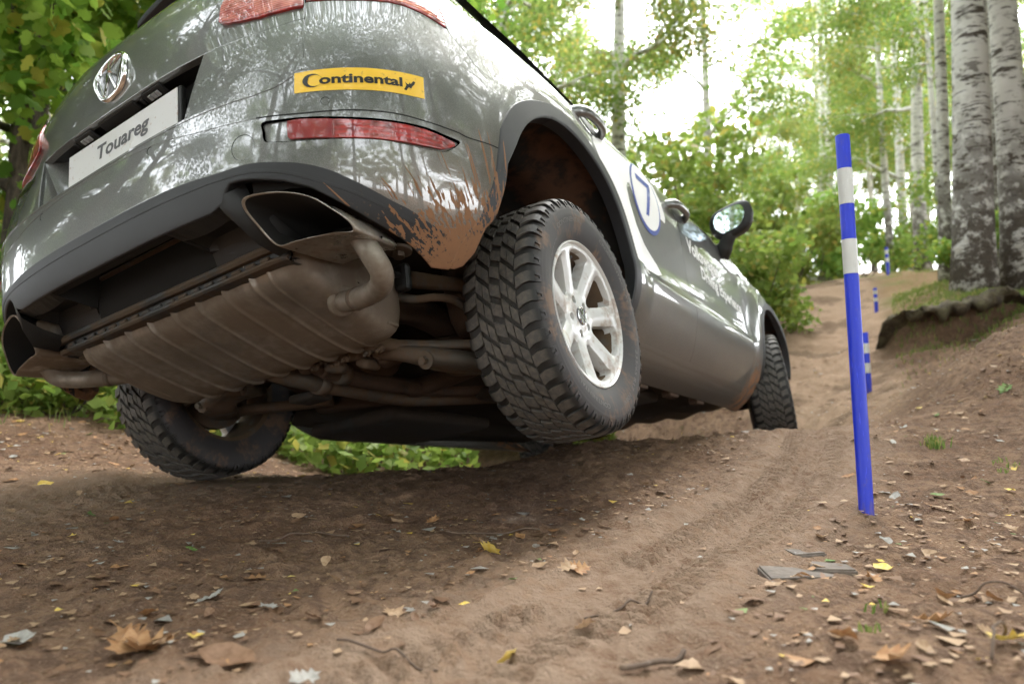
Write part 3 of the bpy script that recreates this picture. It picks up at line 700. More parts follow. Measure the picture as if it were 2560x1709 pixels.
# diffuser
def Pt(s,z): return P(np.array([float(s)]),np.array([float(z)]))[0]
dif=empty('diffuser',car)
def dloft(name,rows,mat,par,smooth=True):
    V=[];F=[];n=len(rows[0])
    for r in rows: V+=[tuple(map(float,p)) for p in r]
    for i in range(len(rows)-1):
        for j in range(n-1): F.append([i*n+j,i*n+j+1,(i+1)*n+j+1,(i+1)*n+j])
    return mesh_obj(name,V,F,mat,par,smooth)
for sg in (1,-1):
    xs=np.linspace(.268,.47,8)
    r0=[Pt(sg*x*1.02,.487) for x in xs]
    r1=[(sg*x,-.90,.480-.012*math.sin((x-.268)/.2*3.1)) for x in xs]
    r1b=[(sg*x,-.885,.500) if .29<x<.45 else (sg*x,-.885,.478) for x in xs]
    r2=[(sg*x,-.83,.498) if .29<x<.45 else (sg*x,-.83,.472) for x in xs]
    r2b=[(sg*x,-.815,.470) for x in xs]
    r3=[(sg*x,-.800,.436) for x in xs]
    dloft('diffuser_shelf',[r0,r1,r1b,r2,r2b,r3],M_dplastic,dif,False)
    # flank beside the tail pipe
    o_=[(.484,-.942,.522),(.482,-.931,.486),(.491,-.907,.440),(.508,-.868,.400),(.50,-.80,.392)]
    i_=[(.462,-.938,.490),(.468,-.925,.472),(.470,-.90,.462),(.47,-.86,.448),(.47,-.80,.436)]
    b_=[(.50,-.90,.56),(.50,-.88,.53),(.515,-.85,.50),(.535,-.80,.46),(.535,-.74,.44)]
    dloft('diffuser_flank',[[(sg*x,y,z) for x,y,z in q] for q in (i_,o_,b_)],M_dplastic,dif)
V,F=join([rbox(0,-.928,.492,.56,.02,.02,.004)]); 
xs=np.linspace(-.268,.268,13)
dloft('opening_edge',[[Pt(x*1.01,.486) for x in xs],[(x,-.925,.484) for x in xs],[(x,-.925,.56) for x in xs]],M_soot_hollow,dif)
dloft('opening_edge',[[(x,-.80,.436) for x in xs],[(x,-.808,.468) for x in xs],[(x,-.80,.56) for x in xs]],M_soot_hollow,dif)
for sg in (1,-1):
    V,F=prism([(sg*.268,-.925,.484),(sg*.268,-.81,.468),(sg*.268,-.80,.62),(sg*.268,-.93,.62)],[(sg*.275,-.925,.487),(sg*.275,-.81,.470),(sg*.275,-.80,.62),(sg*.275,-.93,.62)]); mesh_obj('opening_edge',V,F,M_soot_hollow,dif,False)
M_lip=dirty_metal('dirty_lip_plastic',(.030,.030,.029),(.10,.068,.043),.5,.0,.5,8)
lipp=[(-.505,-.775,.400),(-.49,-.797,.405),(-.25,-.803,.402),(0,-.805,.401),(.25,-.803,.402),(.49,-.797,.405),(.505,-.775,.400)]
def ribbon(path,dz,dy,name,mat,par):
    rows=[]
    for p in path:
        x,y,z=p; rows.append([(x,y+dy,z+dz),(x,y-.002,z+dz),(x,y-.006,z+dz*.5),(x,y-.006,z-dz*.3),(x,y,z-dz),(x,y+dy,z-dz)])
    return dloft(name,rows,mat,par,False)
pp=crom(lipp,6)
ribbon([(x,y,z+.022) for x,y,z in pp],.010,.03,'lip_bar',M_lip,dif)
ribbon([(x,y+.010,z-.012) for x,y,z in pp],.007,.05,'lip_bar',M_lip,dif)
dloft('lip_web',[[(x,y+.012,z+.02) for x,y,z in pp],[(x,y+.016,z-.012) for x,y,z in pp]],M_dplastic,dif)
for k in range(17):
    x=-.44+.88*k/16
    V,F=rbox(x,-.792,.402,.034,.010,.013,.003,1); mesh_obj('lip_rib',V,F,M_lip,dif,False)
V,F=tube([(.06,-.86,.55),(.05,-.88,.53),(.03,-.885,.53),(.02,-.87,.54)],.006,8); mesh_obj('towing_hook',V,F,M_under,dif)
V,F=tube([(-.2,-.84,.535),(.25,-.84,.54)],.007,8); mesh_obj('cross_rod',V,F,M_under,dif)
# void above the opening
V,F=rbox(0,-.66,.64,1.10,.34,.02,.0); mesh_obj('boot_floor',V,F,M_soot_hollow,car,False)
# -- tail pipes
TA=[(.534,.486),(.568,.486),(.639,.467),(.701,.441),(.754,.411),(.800,.373),(.839,.336),(.860,.312),(.868,.297),(.859,.294),(.813,.306),(.747,.319),(.693,.328),(.652,.332),(.622,.353),(.576,.409),(.539,.459)]
TB=[(.473,.526),(.509,.526),(.583,.506),(.648,.479),(.704,.447),(.752,.407),(.793,.369),(.815,.344),(.823,.328),(.813,.325),(.766,.338),(.697,.351),(.640,.360),(.597,.364),(.565,.387),(.517,.446),(.478,.498)]
rim=[]
for (xa,za),(xb,zb) in zip(TA,TB):
    k=(xb-xa)/.05; kz=(zb-za)/.05; u=(.015+.76*(.49-za)+.10*(xa-.52))/(1+.76*kz-.10*k); rim.append((xa+k*u,-.93+u,za+kz*u))
rim=crom(rim,4,True)
cen=rim.mean(0)
for sg in (1,-1):
    tp=empty('tail_pipe',car)
    def ringp(dy_end,scale,lerp=0.):
        q=cen+(rim-cen)*scale
        if dy_end is not None:
            q=q.copy(); q[:,1]=q[:,1]*(1-lerp)+dy_end*lerp
        return q
    rows=[ringp(None,.955),ringp(None,.975)-[0,.004,0],ringp(None,1.0)-[0,.003,0],ringp(None,1.012)+[0,.004,0],ringp(-.655,.995,.35),ringp(-.655,.965,.7),ringp(-.655,.935,.93),ringp(-.645,.88,1.0)]
    rows=[[ (sg*x,y,z) for x,y,z in r]+[(sg*r[0][0],r[0][1],r[0][2])] for r in rows]
    dloft('outer_sleeve',rows,M_tip,tp)
    rw=[ringp(None,.955),ringp(-.66,.92,.5),ringp(-.66,.86,1.0)]
    o=dloft('inner_sleeve',[[(sg*x,y,z) for x,y,z in r]+[(sg*r[0][0],r[0][1],r[0][2])] for r in rw],M_soot_hollow,tp)
    bl=[tuple(p) for p in (ringp(-.66,.86,1.0)*[sg,1,1])]; mesh_obj('inner_end',bl,[list(range(len(bl)))],M_soot_hollow,tp,False)
    pth=crom([(.44,-.60,.345),(.51,-.605,.315),(.570,-.62,.300),(.640,-.64,.292),(.695,-.665,.290),(.732,-.70,.305),(.728,-.725,.345),(.70,-.73,.40)],5)
    if sg<0: pth=crom([(.42,-.52,.36),(.47,-.55,.352),(.53,-.58,.350),(.60,-.62,.352),(.66,-.66,.356),(.70,-.70,.368),(.70,-.73,.40)],5)
    V,F=tube([(sg*x,y,z) for x,y,z in pth],.0285,18); mesh_obj('pipe_bend',V,F,M_muff,tp)
    V,F=tube([(sg*.505,-.603,.318),(sg*.512,-.605,.314),(sg*.519,-.607,.311)] if sg>0 else [tuple(np.array(pth[i])*[-1,1,1]) for i in (5,6,7)],[.040,.042,.036],22); mesh_obj('collar',V,F,M_muff,tp)
    V,F=tube([(sg*.572,-.62,.3),(sg*.586,-.625,.298)] if sg>0 else [tuple(np.array(pth[i])*[-1,1,1]) for i in (12,13)],.0305,20); mesh_obj('clamp',V,F,M_under2,tp)
# -- muffler
sec=crom([(-.775,.440),(-.762,.385),(-.730,.348),(-.60,.298),(-.49,.262),(-.41,.250),(-.365,.275),(-.345,.36),(-.38,.46),(-.55,.52),(-.72,.505)],4,True)
sc=sec.mean(0)
stn=[]
def S_(x,k,dx=0): stn.append((x,k))
for x,k in [(-.475,.02),(-.475,.55),(-.472,.78),(-.462,.90),(-.445,.965),(-.43,.99)]: stn.append((x,k))
ribs=[-.30+.1090*i for i in range(7)]
x=-.42
xs=list(np.arange(-.42,.43,.003))
for x in xs:
    d=min(abs(x-r) for r in ribs); g=math.exp(-(d/.0060)**2); d2=min(abs(x-(r-.019)) for r in ribs); g=max(g,.45*math.exp(-((x-.415)/.004)**2),.45*math.exp(-((x+.405)/.004)**2)); g2=math.exp(-(d2/.012)**2)
    stn.append((x,1.0+.075*g-.025*g2))
for x,k in [(.45,.995),(.48,.97),(.505,.92),(.520,.82),(.527,.62),(.529,.3),(.529,.02)]: stn.append((x,k))
rows=[]
for x,k in stn:
    q=sc+(sec-sc)*k; rows.append([(x,a,b) for a,b in q]+[(x,q[0][0],q[0][1])])
dloft('muffler',rows,M_muff,car)
for x in (.33,-.12):
    pass
V,F=join([rbox(.50,-.42,.285,.05,.05,.012,.004),rbox(-.1,-.37,.268,.09,.05,.010,.004)]); mesh_obj('hanger_plate',V,F,M_muff,car,False)
V,F=tube(crom([(.42,-.70,.375),(.43,-.72,.40),(.44,-.70,.43)],4),.03,16); mesh_obj('inlet_stub',V,F,M_muff,car)
# -- suspension and underside
def bolt(name,c,ax,r,par,mat):
    ax=np.array(ax,float);ax/=np.linalg.norm(ax); c=np.array(c)
    V,F=join([tube([c,c+ax*.010],[r*1.6,r*1.6],20),tube([c+ax*.010,c+ax*.012],[r*1.5,r*1.2],20),tube([c+ax*.010,c+ax*.028],r*.75,6)]); 
    o=mesh_obj(name,V,F,mat,par); return autosmooth(o,30)
def flatarm(path,w,h,n=14):
    """elliptical tapered arm"""
    p=crom(path,5); m=len(p); V=[];F=[]
    ws=np.interp(np.linspace(0,1,m),np.linspace(0,1,len(w)),w); hs2=np.interp(np.linspace(0,1,m),np.linspace(0,1,len(h)),h)
    for i in range(m):
        t=p[min(i+1,m-1)]-p[max(i-1,0)]; t/=np.linalg.norm(t); u=np.cross(t,[0,0,1]); u/=np.linalg.norm(u); v=np.cross(u,t)
        for k in range(n):
            a=2*math.pi*k/n; c,s=math.cos(a),math.sin(a); e=.6
            V.append(tuple(p[i]+u*ws[i]*math.copysign(abs(c)**e,c)+v*hs2[i]*math.copysign(abs(s)**e,s)))
    for i in range(m-1):
        for k in range(n): F.append([i*n+k,i*n+(k+1)%n,(i+1)*n+(k+1)%n,(i+1)*n+k])
    F.append(list(range(n))[::-1]);F.append([(m-1)*n+k for k in range(n)]); return V,F
view=np.array([.55,-.75,-.35])
HUB={1:(.838,0,.285),-1:(-.838,0,.421)}
for sg in (1,-1):
    hz=HUB[sg][2]; dz=hz-.285
    mp=lambda L,k=1.0: [(sg*x,y,z+dz*k*max(0,(x-.25)/.5)) for x,y,z in L]
    la=empty('lower_arm',car)
    V,F=flatarm(mp([(.30,-.20,.285),(.409,-.24,.252),(.51,-.225,.212),(.62,-.12,.185),(.74,-.03,.165)]),[.05,.06,.065,.06,.04],[.022,.026,.03,.026,.022]); mesh_obj('casting',V,F,M_under2,la)
    V,F=flatarm(mp([(.30,.16,.27),(.45,.12,.24),(.62,.02,.20),(.74,-.02,.17)]),[.03,.035,.04,.035],[.018,.02,.02,.02]); mesh_obj('casting',V,F,M_under2,la)
    q=mp([(.52,-.275,.200)])[0]; bolt('bolt',q,(0,-1,-.25),.017,la,M_under2)
    q=mp([(.32,-.25,.275)])[0]; bolt('bolt',q,(0,-1,-.25),.014,la,M_under2)
    ua=empty('upper_arm',car)
    V,F=flatarm(mp([(.50,-.30,.455),(.60,-.24,.425),(.72,-.14,.40)]),[.018,.016,.016],[.026,.022,.02]); mesh_obj('link',V,F,M_under2,ua)
    V,F=flatarm(mp([(.46,-.10,.50),(.60,-.08,.47),(.74,-.06,.44)]),[.03,.03,.03],[.022,.022,.02]); mesh_obj('link',V,F,M_under,ua)
    tr=empty('track_rod',car)
    V,F=flatarm(mp([(.335,-.35,.290),(.370,-.335,.281),(.43,-.29,.266),(.55,-.25,.243),(.654,-.22,.224),(.75,-.19,.20)]),[.034,.026,.013,.012,.012,.018],[.034,.028,.016,.013,.013,.018]); mesh_obj('rod',V,F,M_under2,tr)
    q=mp([(.342,-.385,.286)])[0]; bolt('bolt',q,(0,-1,-.2),.016,tr,M_under2)
    sb=empty('anti_roll_bar',car)
    V,F=tube(crom(mp([(.10,-.36,.42),(.35,-.36,.405),(.453,-.35,.400),(.532,-.33,.375),(.588,-.30,.372),(.616,-.25,.368),(.64,-.20,.34),(.66,-.12,.30)]),5),.0125,12); mesh_obj('bar',V,F,M_under2,sb)
    V,F=tube(mp([(.445,-.352,.401),(.462,-.349,.398)]),.027,18); mesh_obj('bush',V,F,M_under2,sb)
    V,F=tube(mp([(.47,-.348,.396),(.476,-.347,.395)]),.020,18); mesh_obj('bush',V,F,M_under,sb)
    V,F=join([rbox(sg*.452,-.345,.402+dz*.2,.05,.05,.075,.012),rbox(sg*.448,-.35,.36+dz*.2,.065,.04,.03,.01)]); mesh_obj('clamp',V,F,M_under2,sb,False)
    # disc shaped mount and black bracket
    bolt('body_mount',(sg*.52,-.36,.530),(0,-.1,-1),.025,car,M_muff)
    V,F=join([rbox(sg*.545,-.385,.425,.050,.035,.085,.014),tube([(sg*.545,-.40,.43),(sg*.545,-.425,.425)],.010,6)]); mesh_obj('rubber_hanger',V,F,M_dplastic,car,False)
    # axle with ribbed boot
    ax0=np.array([sg*.12,.0,.36]);ax1=np.array([sg*.74,.0,hz+.01]); d=(ax1-ax0)
    V,F=tube([ax0,ax0+d*.5,ax1],.018,14); mesh_obj('drive_shaft',V,F,M_under,car)
    pts=[];rr_=[]
    for k in range(25):
        pts.append(tuple(ax0+d*(.62+.26*k/24))); rr_.append(.034+.016*(k/24)+(.006 if k%2 else -.003))
    V,F=tube(pts,rr_,20); mesh_obj('rubber_boot',V,F,M_under,car)
    # damper / air spring
    V,F=tube([(sg*.60,.04,.26+dz*.8),(sg*.58,.05,.46)],.030,16); mesh_obj('damper',V,F,M_under,car)
    V,F=tube([(sg*.60,-.12,.30+dz*.8),(sg*.59,-.12,.34),(sg*.585,-.12,.42),(sg*.58,-.12,.60)],[.055,.065,.070,.070],20); mesh_obj('air_spring',V,F,M_under,car)
    # hub carrier
    V,F=join([rbox(sg*.72,-.02,hz,.07,.13,.22,.03,3),rbox(sg*.72,-.13,hz-.02,.05,.12,.05,.02,2),rbox(sg*.70,-.03,hz+.13,.06,.09,.09,.03,2)]); mesh_obj('hub_carrier',V,F,M_under,car)
sf=empty('subframe',car)
V,F=join([flatarm([(-.42,-.30,.40),(-.30,-.32,.36),(0,-.33,.34),(.30,-.32,.345),(.42,-.30,.39)],[.035]*3,[.035]*3),flatarm([(.34,-.34,.36),(.36,-.28,.40),(.38,-.1,.42),(.40,.22,.34)],[.05,.04,.05],[.04,.05,.04]),flatarm([(-.34,-.34,.36),(-.36,-.28,.40),(-.38,-.1,.42),(-.40,.22,.34)],[.05,.04,.05],[.04,.05,.04]),flatarm([(-.44,.24,.30),(0,.26,.27),(.44,.24,.30)],[.04]*3,[.035]*3)])
mesh_obj('frame_beams',V,F,M_under,sf)
random.seed(5)
for k,(x,y,z,a,b,c) in enumerate([(.235,-.30,.285,.10,.06,.05),(.30,-.33,.315,.07,.04,.08),(.16,-.28,.26,.07,.06,.04),(.12,-.26,.29,.12,.05,.06),(.27,-.25,.25,.05,.09,.035),(.36,-.30,.32,.05,.05,.11),(-.20,-.32,.31,.10,.06,.06),(-.02,-.34,.30,.09,.05,.05),(.07,-.32,.285,.06,.05,.05),(.33,-.20,.27,.10,.07,.05)]):
    V,F=rbox(x,y,z,a,b,c,.016,3,Matrix.Rotation(random.uniform(-.5,.5),3,'Y')@Matrix.Rotation(random.uniform(-.5,.5),3,'Z')); mesh_obj('bracket',V,F,M_under if k%2 else M_under2,sf)
for k in range(7):
    bolt('bolt',(.13+.045*k,-.335-.004*(k%2),.262+.012*math.sin(k*2)),(0,-1,-.6),.007,sf,M_under2)
bm=bmesh.new(); bmesh.ops.create_icosphere(bm,subdivisions=3,radius=1)
for v in bm.verts: v.co=Vector((v.co.x*.15+.02,v.co.y*.17-.02,v.co.z*.105+.36))
bm.verts.index_update(); V=[tuple(v.co) for v in bm.verts];F=[[q.index for q in f.verts] for f in bm.faces]; bm.free(); mesh_obj('differential',V,F,M_under,car)
V,F=tube(crom([(-.10,-.42,.33),(-.05,-.36,.285),(-.02,-.24,.262),(-.01,-.05,.252),(.0,.26,.245),(.10,.50,.25),(.20,.75,.255),(.22,1.4,.255)],6),.034,18); mesh_obj('exhaust_pipe',V,F,M_under2,car)
V,F=tube(crom([(.12,-.40,.34),(.10,-.34,.295),(.08,-.24,.272),(.08,-.05,.262),(.09,.26,.262),(.22,.50,.26),(.34,.75,.255)],6),.030,18); mesh_obj('exhaust_pipe',V,F,M_under,car)
V,F=join([tube([(-.015,-.20,.258),(-.015,-.16,.256)],.042,18),tube([(.085,-.20,.268),(.085,-.16,.266)],.038,18)]); mesh_obj('pipe_clamp',V,F,M_under2,car)
# floor pan
ys=[-.82,-.62,-.46,-.2,.10,.20,.34,.8,1.4,2.0,2.4,2.6,3.3,3.6]
zs=[.62,.60,.58,.55,.46,.33,.268,.262,.258,.262,.27,.33,.36,.42]
ws=[.70,.80,.53,.52,.52,.54,.74,.745,.745,.745,.74,.52,.52,.6]
rows=[]
for y,z,w_ in zip(ys,zs,ws):
    rows.append([(w_*t,y,z+(.012*math.cos(t*14)+.01*math.sin(t*5+y*3) if y>.25 else 0)) for t in np.linspace(-1,1,41)])
dloft('floor_pan',rows,M_pan,car)
V,F=join([rbox(-.42,.75,.235,.50,.75,.06,.03,3),rbox(.40,.95,.235,.42,1.0,.05,.02,3),rbox(-.1,-.15,.225,.12,.10,.03,.01)]); mesh_obj('under_tray',V,F,M_pan,car,True)
for k,y in enumerate((.55,.95,1.35,1.75)):
    V,F=rbox(.70,y,.218,.05,.12,.035,.01); mesh_obj('jacking_bracket',V,F,M_under,car,False)
# bulkheads closing the wheel houses
for sg in (1,-1):
    V=[(sg*.53,-.50,.62),(sg*.53,.40,.62),(sg*.53,.40,.95),(sg*.53,-.50,.95)]; mesh_obj('wheel_house_wall',V,[[0,1,2,3]],M_liner,car,False)
    dloft('corner_backing',[[tuple(P(np.array([sg*s_]),np.array([zz]))[0]-N(np.array([sg*s_]),np.array([zz]))[0]*.035) for zz in (zl,.50,.55,.62)] for s_,zl in ((.55,.55),(.65,.53),(.75,.49),(.85,.44),(.95,.38),(1.02,.35),(1.10,.40),(1.18,.48))],M_soot_hollow,car,False)
# ---------------------------------------------------------------- wheels
prof_pts=np.array([(0,.3685),(.030,.3684),(.060,.3675),(.085,.3655),(.100,.3625),(.110,.3580),(.117,.3510),(.1215,.3420),(.1245,.3280),(.1262,.3100),(.1250,.2860),(.1195,.2640),(.1130,.2480),(.1070,.2370),(.1040,.2310)])
pr=crom(prof_pts,5); PL=np.concatenate([[0],np.cumsum(np.hypot(*np.diff(pr,axis=0).T))])
def prf(q,d=0.):
    q=np.asarray(q,float); a=np.abs(q); x=np.interp(a,PL,pr[:,0]); r=np.interp(a,PL,pr[:,1])
    e=1e-3; tx=np.interp(a+e,PL,pr[:,0])-x; tr_=np.interp(a+e,PL,pr[:,1])-r; L=np.hypot(tx,tr_)+1e-9
    nx,nr_=-tr_/L,tx/L
    return np.sign(q)*(x+nx*d)*np.where(q==0,0,1)+0, r+nr_*d
def tyre_pos(q,v,d=0.):
    """q metres from the crown line along the profile, v turns"""
    x,r=prf(q,d); a=2*math.pi*np.asarray(v); return np.stack([x+0*a,r*np.cos(a),r*np.sin(a)],-1)
NP=42
def make_tyre():
    parts=[]
    QM=PL[-1]
    # carcass, 8 mm below the blocks in the tread zone
    qs=np.concatenate([np.linspace(-QM,-.155,16),np.linspace(-.150,.150,25),np.linspace(.155,QM,16)])
    nv=150; V=[];F=[]
    for k in range(nv):
        dd=[]
        for q in qs:
            a=abs(q); d=-.0085 if a<.118 else (-.0085+(a-.118)/.03*.0075 if a<.148 else 0.)
            if a>.152: d+= .0006*math.sin((a-.152)/.0035*2*math.pi) if a<.168 else 0
            dd.append(d)
        V+=tyre_pos(qs,np.full(len(qs),k/nv),np.array(dd)).tolist()
    n=len(qs)
    for k in range(nv):
        for j in range(n-1):
            A=k*n+j;B=((k+1)%nv)*n+j; F.append([A,A+1,B+1,B])
    parts.append((V,F))
    blocks=[
     [(65,.10),(84,-.05),(104,-.10),(122,-.06),(122,.50),(104,.46),(84,.52),(65,.70)],
     [(122.6,-.06),(146,.0),(146,.15),(122.6,.12)],[(122.6,.32),(146,.30),(146,.46),(122.6,.50)],[(139,.15),(146,.16),(146,.30),(139,.32)],
     [(19,-.02),(38,.34),(38,1.02),(19,.66)],
     [(41,.40),(61,.78),(61,1.44),(50,1.24),(41,1.06)],
    ]
    cblocks=[[(-15,.02),(-2,.16),(15,.30),(15,.92),(2,.80),(-15,.64)]]
    def emit(poly,k,sgn):
        q=np.array(poly,float); q[:,0]*=1e-3*sgn; q[:,1]=(q[:,1]*sgn+k)/NP
        sc_=np.array([1.,.368*2*math.pi])
        V2,T,L=tri2d([q*sc_],.013); qq=V2/sc_; Lq=[l/sc_ for l in L]
        top=tyre_pos(qq[:,0],qq[:,1]); F=T.tolist(); V=top.tolist()
        l=Lq[0]; c=l.mean(0); area=np.sum(l[:,0]*np.roll(l[:,1],-1)-np.roll(l[:,0],-1)*l[:,1])
        a=tyre_pos(l[:,0],l[:,1]); b=tyre_pos(c[0]+(l[:,0]-c[0])*1.05,c[1]+(l[:,1]-c[1])*1.05,-.0092 if abs(q[0,0])<.12 else -.007)
        n=len(l); b0=len(V); V+=a.tolist()+b.tolist()
        for i in range(n):
            j=(i+1)%n; F.append([b0+i,b0+n+i,b0+n+j,b0+j] if area>0 else [b0+i,b0+j,b0+n+j,b0+n+i])
        return np.array(V),F
    protos=[emit(b,0,s) for b in blocks for s in (1,-1)]+[emit(b,0,1) for b in cblocks]
    for k in range(NP):
        a=2*math.pi*k/NP; c,s=math.cos(a),math.sin(a); Rm=np.array([[1,0,0],[0,c,-s],[0,s,c]])
        for V,F in protos: parts.append(((V@Rm.T).tolist(),F))
    V,F=join(parts); me=bpy.data.meshes.new('tyre'); me.from_pydata(V,[],F); me.materials.append(M_rub)
    me.polygons.foreach_set('use_smooth',np.ones(len(me.polygons),dtype=bool)); me.update(); me.set_sharp_from_angle(angle=R_(34)); return me
def side_text(s,v0,qmid,h,span):
    V,F=text2d(s,.01); W_=V[:,0].max(); v=v0-(V[:,0]/W_)*span; q=qmid-(V[:,1]-.35)*h
    return tyre_pos(q,v,.0018).tolist(),F
def make_letters():
    parts=[side_text('CONTINENTAL',.335,.183,.020,.105),side_text('235/65 R17  108V',.93,.183,.019,.150),side_text('CONTINENTAL',.72,.183,.020,.105),side_text('CROSSCONTACT AT',.16,.187,.017,.14),side_text('RADIAL TUBELESS',.56,.205,.008,.1),side_text('MADE IN EU',.40,.205,.008,.05)]
    V,F=join(parts); me=bpy.data.meshes.new('sidewall_lettering'); me.from_pydata(V,[],F); me.materials.append(simple('raised_rubber',(.11,.10,.092),.5)); return me
NS=7
def face_depth(r,th):
    k=np.round((th)/(2*math.pi/NS)); d=np.abs(th-k*2*math.pi/NS)*r
    base=np.interp(r,[0,.03,.055,.08,.12,.17,.205,.217,.222],[.074,.074,.070,.071,.079,.090,.097,.100,.098])
    cr_=np.clip(d/.028,0,1.3)**2*.007*smooth(.07,.10,r)*(1-smooth(.19,.212,r))
    return base-cr_
def make_rim():
    def sh(r): return np.interp(r,[.07,.10,.14,.18,.20,.21],[.034,.0300,.0300,.0325,.035,.038])
    loops=[[(.222*math.cos(a),.222*math.sin(a)) for a in np.linspace(0,2*math.pi,120,endpoint=False)]]
    wins=[]
    for k in range(NS):
        m=2*math.pi*(k+.5)/NS; L=[];Rr_=[]
        for r in np.linspace(.093,.203,9):
            half=math.pi/NS-math.asin(min(.99,sh(r)/r)); 
            if half*r<.005: continue
            L.append((r,m-half)); Rr_.append((r,m+half))
        # rounded ends
        pts=[(r*math.cos(t),r*math.sin(t)) for r,t in Rr_]+[(.2085*math.cos(m+dt),.2085*math.sin(m+dt)) for dt in np.linspace(.16,-.16,5)]+[(r*math.cos(t),r*math.sin(t)) for r,t in L[::-1]]
        pts=crom(pts,3,True).tolist(); wins.append(pts)
    lugs=[[(.056*math.cos(2*math.pi*(k+.5)/5)+.0125*math.cos(a),.056*math.sin(2*math.pi*(k+.5)/5)+.0125*math.sin(a)) for a in np.linspace(0,2*math.pi,16,endpoint=False)] for k in range(5)]
    V2,T,L=tri2d(loops+wins+lugs,.0075)
    def mp(Q,d=0.,shr=None):
        r=np.hypot(Q[:,0],Q[:,1]);th=np.arctan2(Q[:,1],Q[:,0]); return np.stack([face_depth(r,th)+d,Q[:,0],Q[:,1]],1)
    parts=[(mp(V2).tolist(),T.tolist())]
    for i,l in enumerate(L[1:]):
        c=l.mean(0); e=1.0
        rings=[mp(l),mp(c+(l-c)*.985,-.003),mp(c+(l-c)*.96,-.038 if i<NS else -.02)]
        if i<NS: rings[2][:,0]=np.minimum(rings[2][:,0],.055)
        n=len(l); V=[p for r in rings for p in r.tolist()];F=[]
        for a in range(2):
            for k in range(n): F.append([a*n+k,a*n+(k+1)%n,(a+1)*n+(k+1)%n,(a+1)*n+k])
        if i>=NS: F.append([2*n+k for k in range(n)])
        parts.append((V,F))
    # barrel and flange: outer lip and inner drop
    pf=[(.222,.098),(.2235,.1035),(.2270,.1075),(.2300,.1068),(.2315,.103),(.231,.098)]
    n=96; V=[];F=[]
    for k in range(n):
        a=2*math.pi*k/n
        for r,x in pf: V.append((x,r*math.cos(a),r*math.sin(a)))
    m=len(pf)
    for k in range(n):
        for j in range(m-1): F.append([k*m+j,k*m+j+1,((k+1)%n)*m+j+1,((k+1)%n)*m+j])
    parts.append((V,F))
    V,F=join(parts); me=bpy.data.meshes.new('rim'); me.from_pydata(V,[],F); me.materials.append(M_rim)
    me.polygons.foreach_set('use_smooth',np.ones(len(me.polygons),dtype=bool)); me.update(); me.set_sharp_from_angle(angle=R_(32))
    # barrel
    pf=[(.218,.092),(.206,.075),(.204,.0),(.208,-.06),(.214,-.095),(.222,-.100),(.231,-.104),(.232,-.098)]
    V=[];F=[];m=len(pf)
    for k in range(n):
        a=2*math.pi*k/n
        for r,x in pf: V.append((x,r*math.cos(a),r*math.sin(a)))
    for k in range(n):
        for j in range(m-1): F.append([k*m+j,k*m+j+1,((k+1)%n)*m+j+1,((k+1)%n)*m+j])
    me2=bpy.data.meshes.new('barrel'); me2.from_pydata(V,[],F); me2.materials.append(M_rimdirt); me2.polygons.foreach_set('use_smooth',np.ones(len(me2.polygons),dtype=bool)); me2.update(); me2.set_sharp_from_angle(angle=R_(40))
    return me,me2
ME_t=make_tyre(); ME_l=make_letters(); ME_r,ME_b=make_rim()
def lathe_mesh(name,pf,mat,n=48,sharp=30):
    V=[];F=[];m=len(pf)
    for k in range(n):
        a=2*math.pi*k/n
        for x,r in pf: V.append((x,r*math.cos(a),r*math.sin(a)))
    for k in range(n):
        for j in range(m-1): F.append([k*m+j,k*m+j+1,((k+1)%n)*m+j+1,((k+1)%n)*m+j])
    me=bpy.data.meshes.new(name); me.from_pydata(V,[],F); me.materials.append(mat); me.polygons.foreach_set('use_smooth',np.ones(len(me.polygons),dtype=bool)); me.update(); me.set_sharp_from_angle(angle=R_(sharp)); return me
ME_disc=lathe_mesh('brake_disc',[(.035,.0),(.035,.07),(.030,.08),(.006,.085),(.006,.165),(-.022,.165),(-.022,.06),(-.04,.055),(-.05,.0)],M_under2)
ME_cap=lathe_mesh('centre_cap',[(.079,.0),(.079,.026),(.0775,.0285),(.074,.0295)],simple('cap_grey',(.18,.18,.18),.25,.4))
V,F=join([( [(.0795+h,(.0265+dr)*math.cos(2*math.pi*k/40),(.0265+dr)*math.sin(2*math.pi*k/40)) for k in range(40) for dr,h in ((-.0018,0),(0,.0012),(.0018,0))],[[k*3+j,k*3+j+1,((k+1)%40)*3+j+1,((k+1)%40)*3+j] for k in range(40) for j in (0,1)])]+
 [prism([(.0792,a[0],a[1]) for a in q],[(.0808,a[0],a[1]) for a in q]) for q in [
  (lambda p,q_: (lambda p,q_,n: [tuple(p-n),tuple(p+n),tuple(q_+n),tuple(q_-n)])(p,q_,np.array([-(q_-p)[1],(q_-p)[0]])/np.linalg.norm(q_-p)*.0016))(np.array(a)*.0265,np.array(b)*.0265) for a,b in [((-.36,.86),(-.02,.10)),((.36,.86),(.02,.10)),((-.88,.38),(-.42,-.80)),((-.42,-.80),(-.03,.02)),((.88,.38),(.42,-.80)),((.42,-.80),(.03,.02))]]])
ME_ce=bpy.data.meshes.new('cap_emblem'); ME_ce.from_pydata(V,[],F); ME_ce.materials.append(M_chrome)
ME_lug=lathe_mesh('lug_bolt',[(.066,.0),(.066,.0065),(.0645,.0085),(.050,.0088)],M_chrome,6,20)
V,F=tube([(.082,.0,.188),(.085,.0,.182)],.0045,8); ME_val=bpy.data.meshes.new('valve'); ME_val.from_pydata(V,[],F); ME_val.materials.append(M_rub)
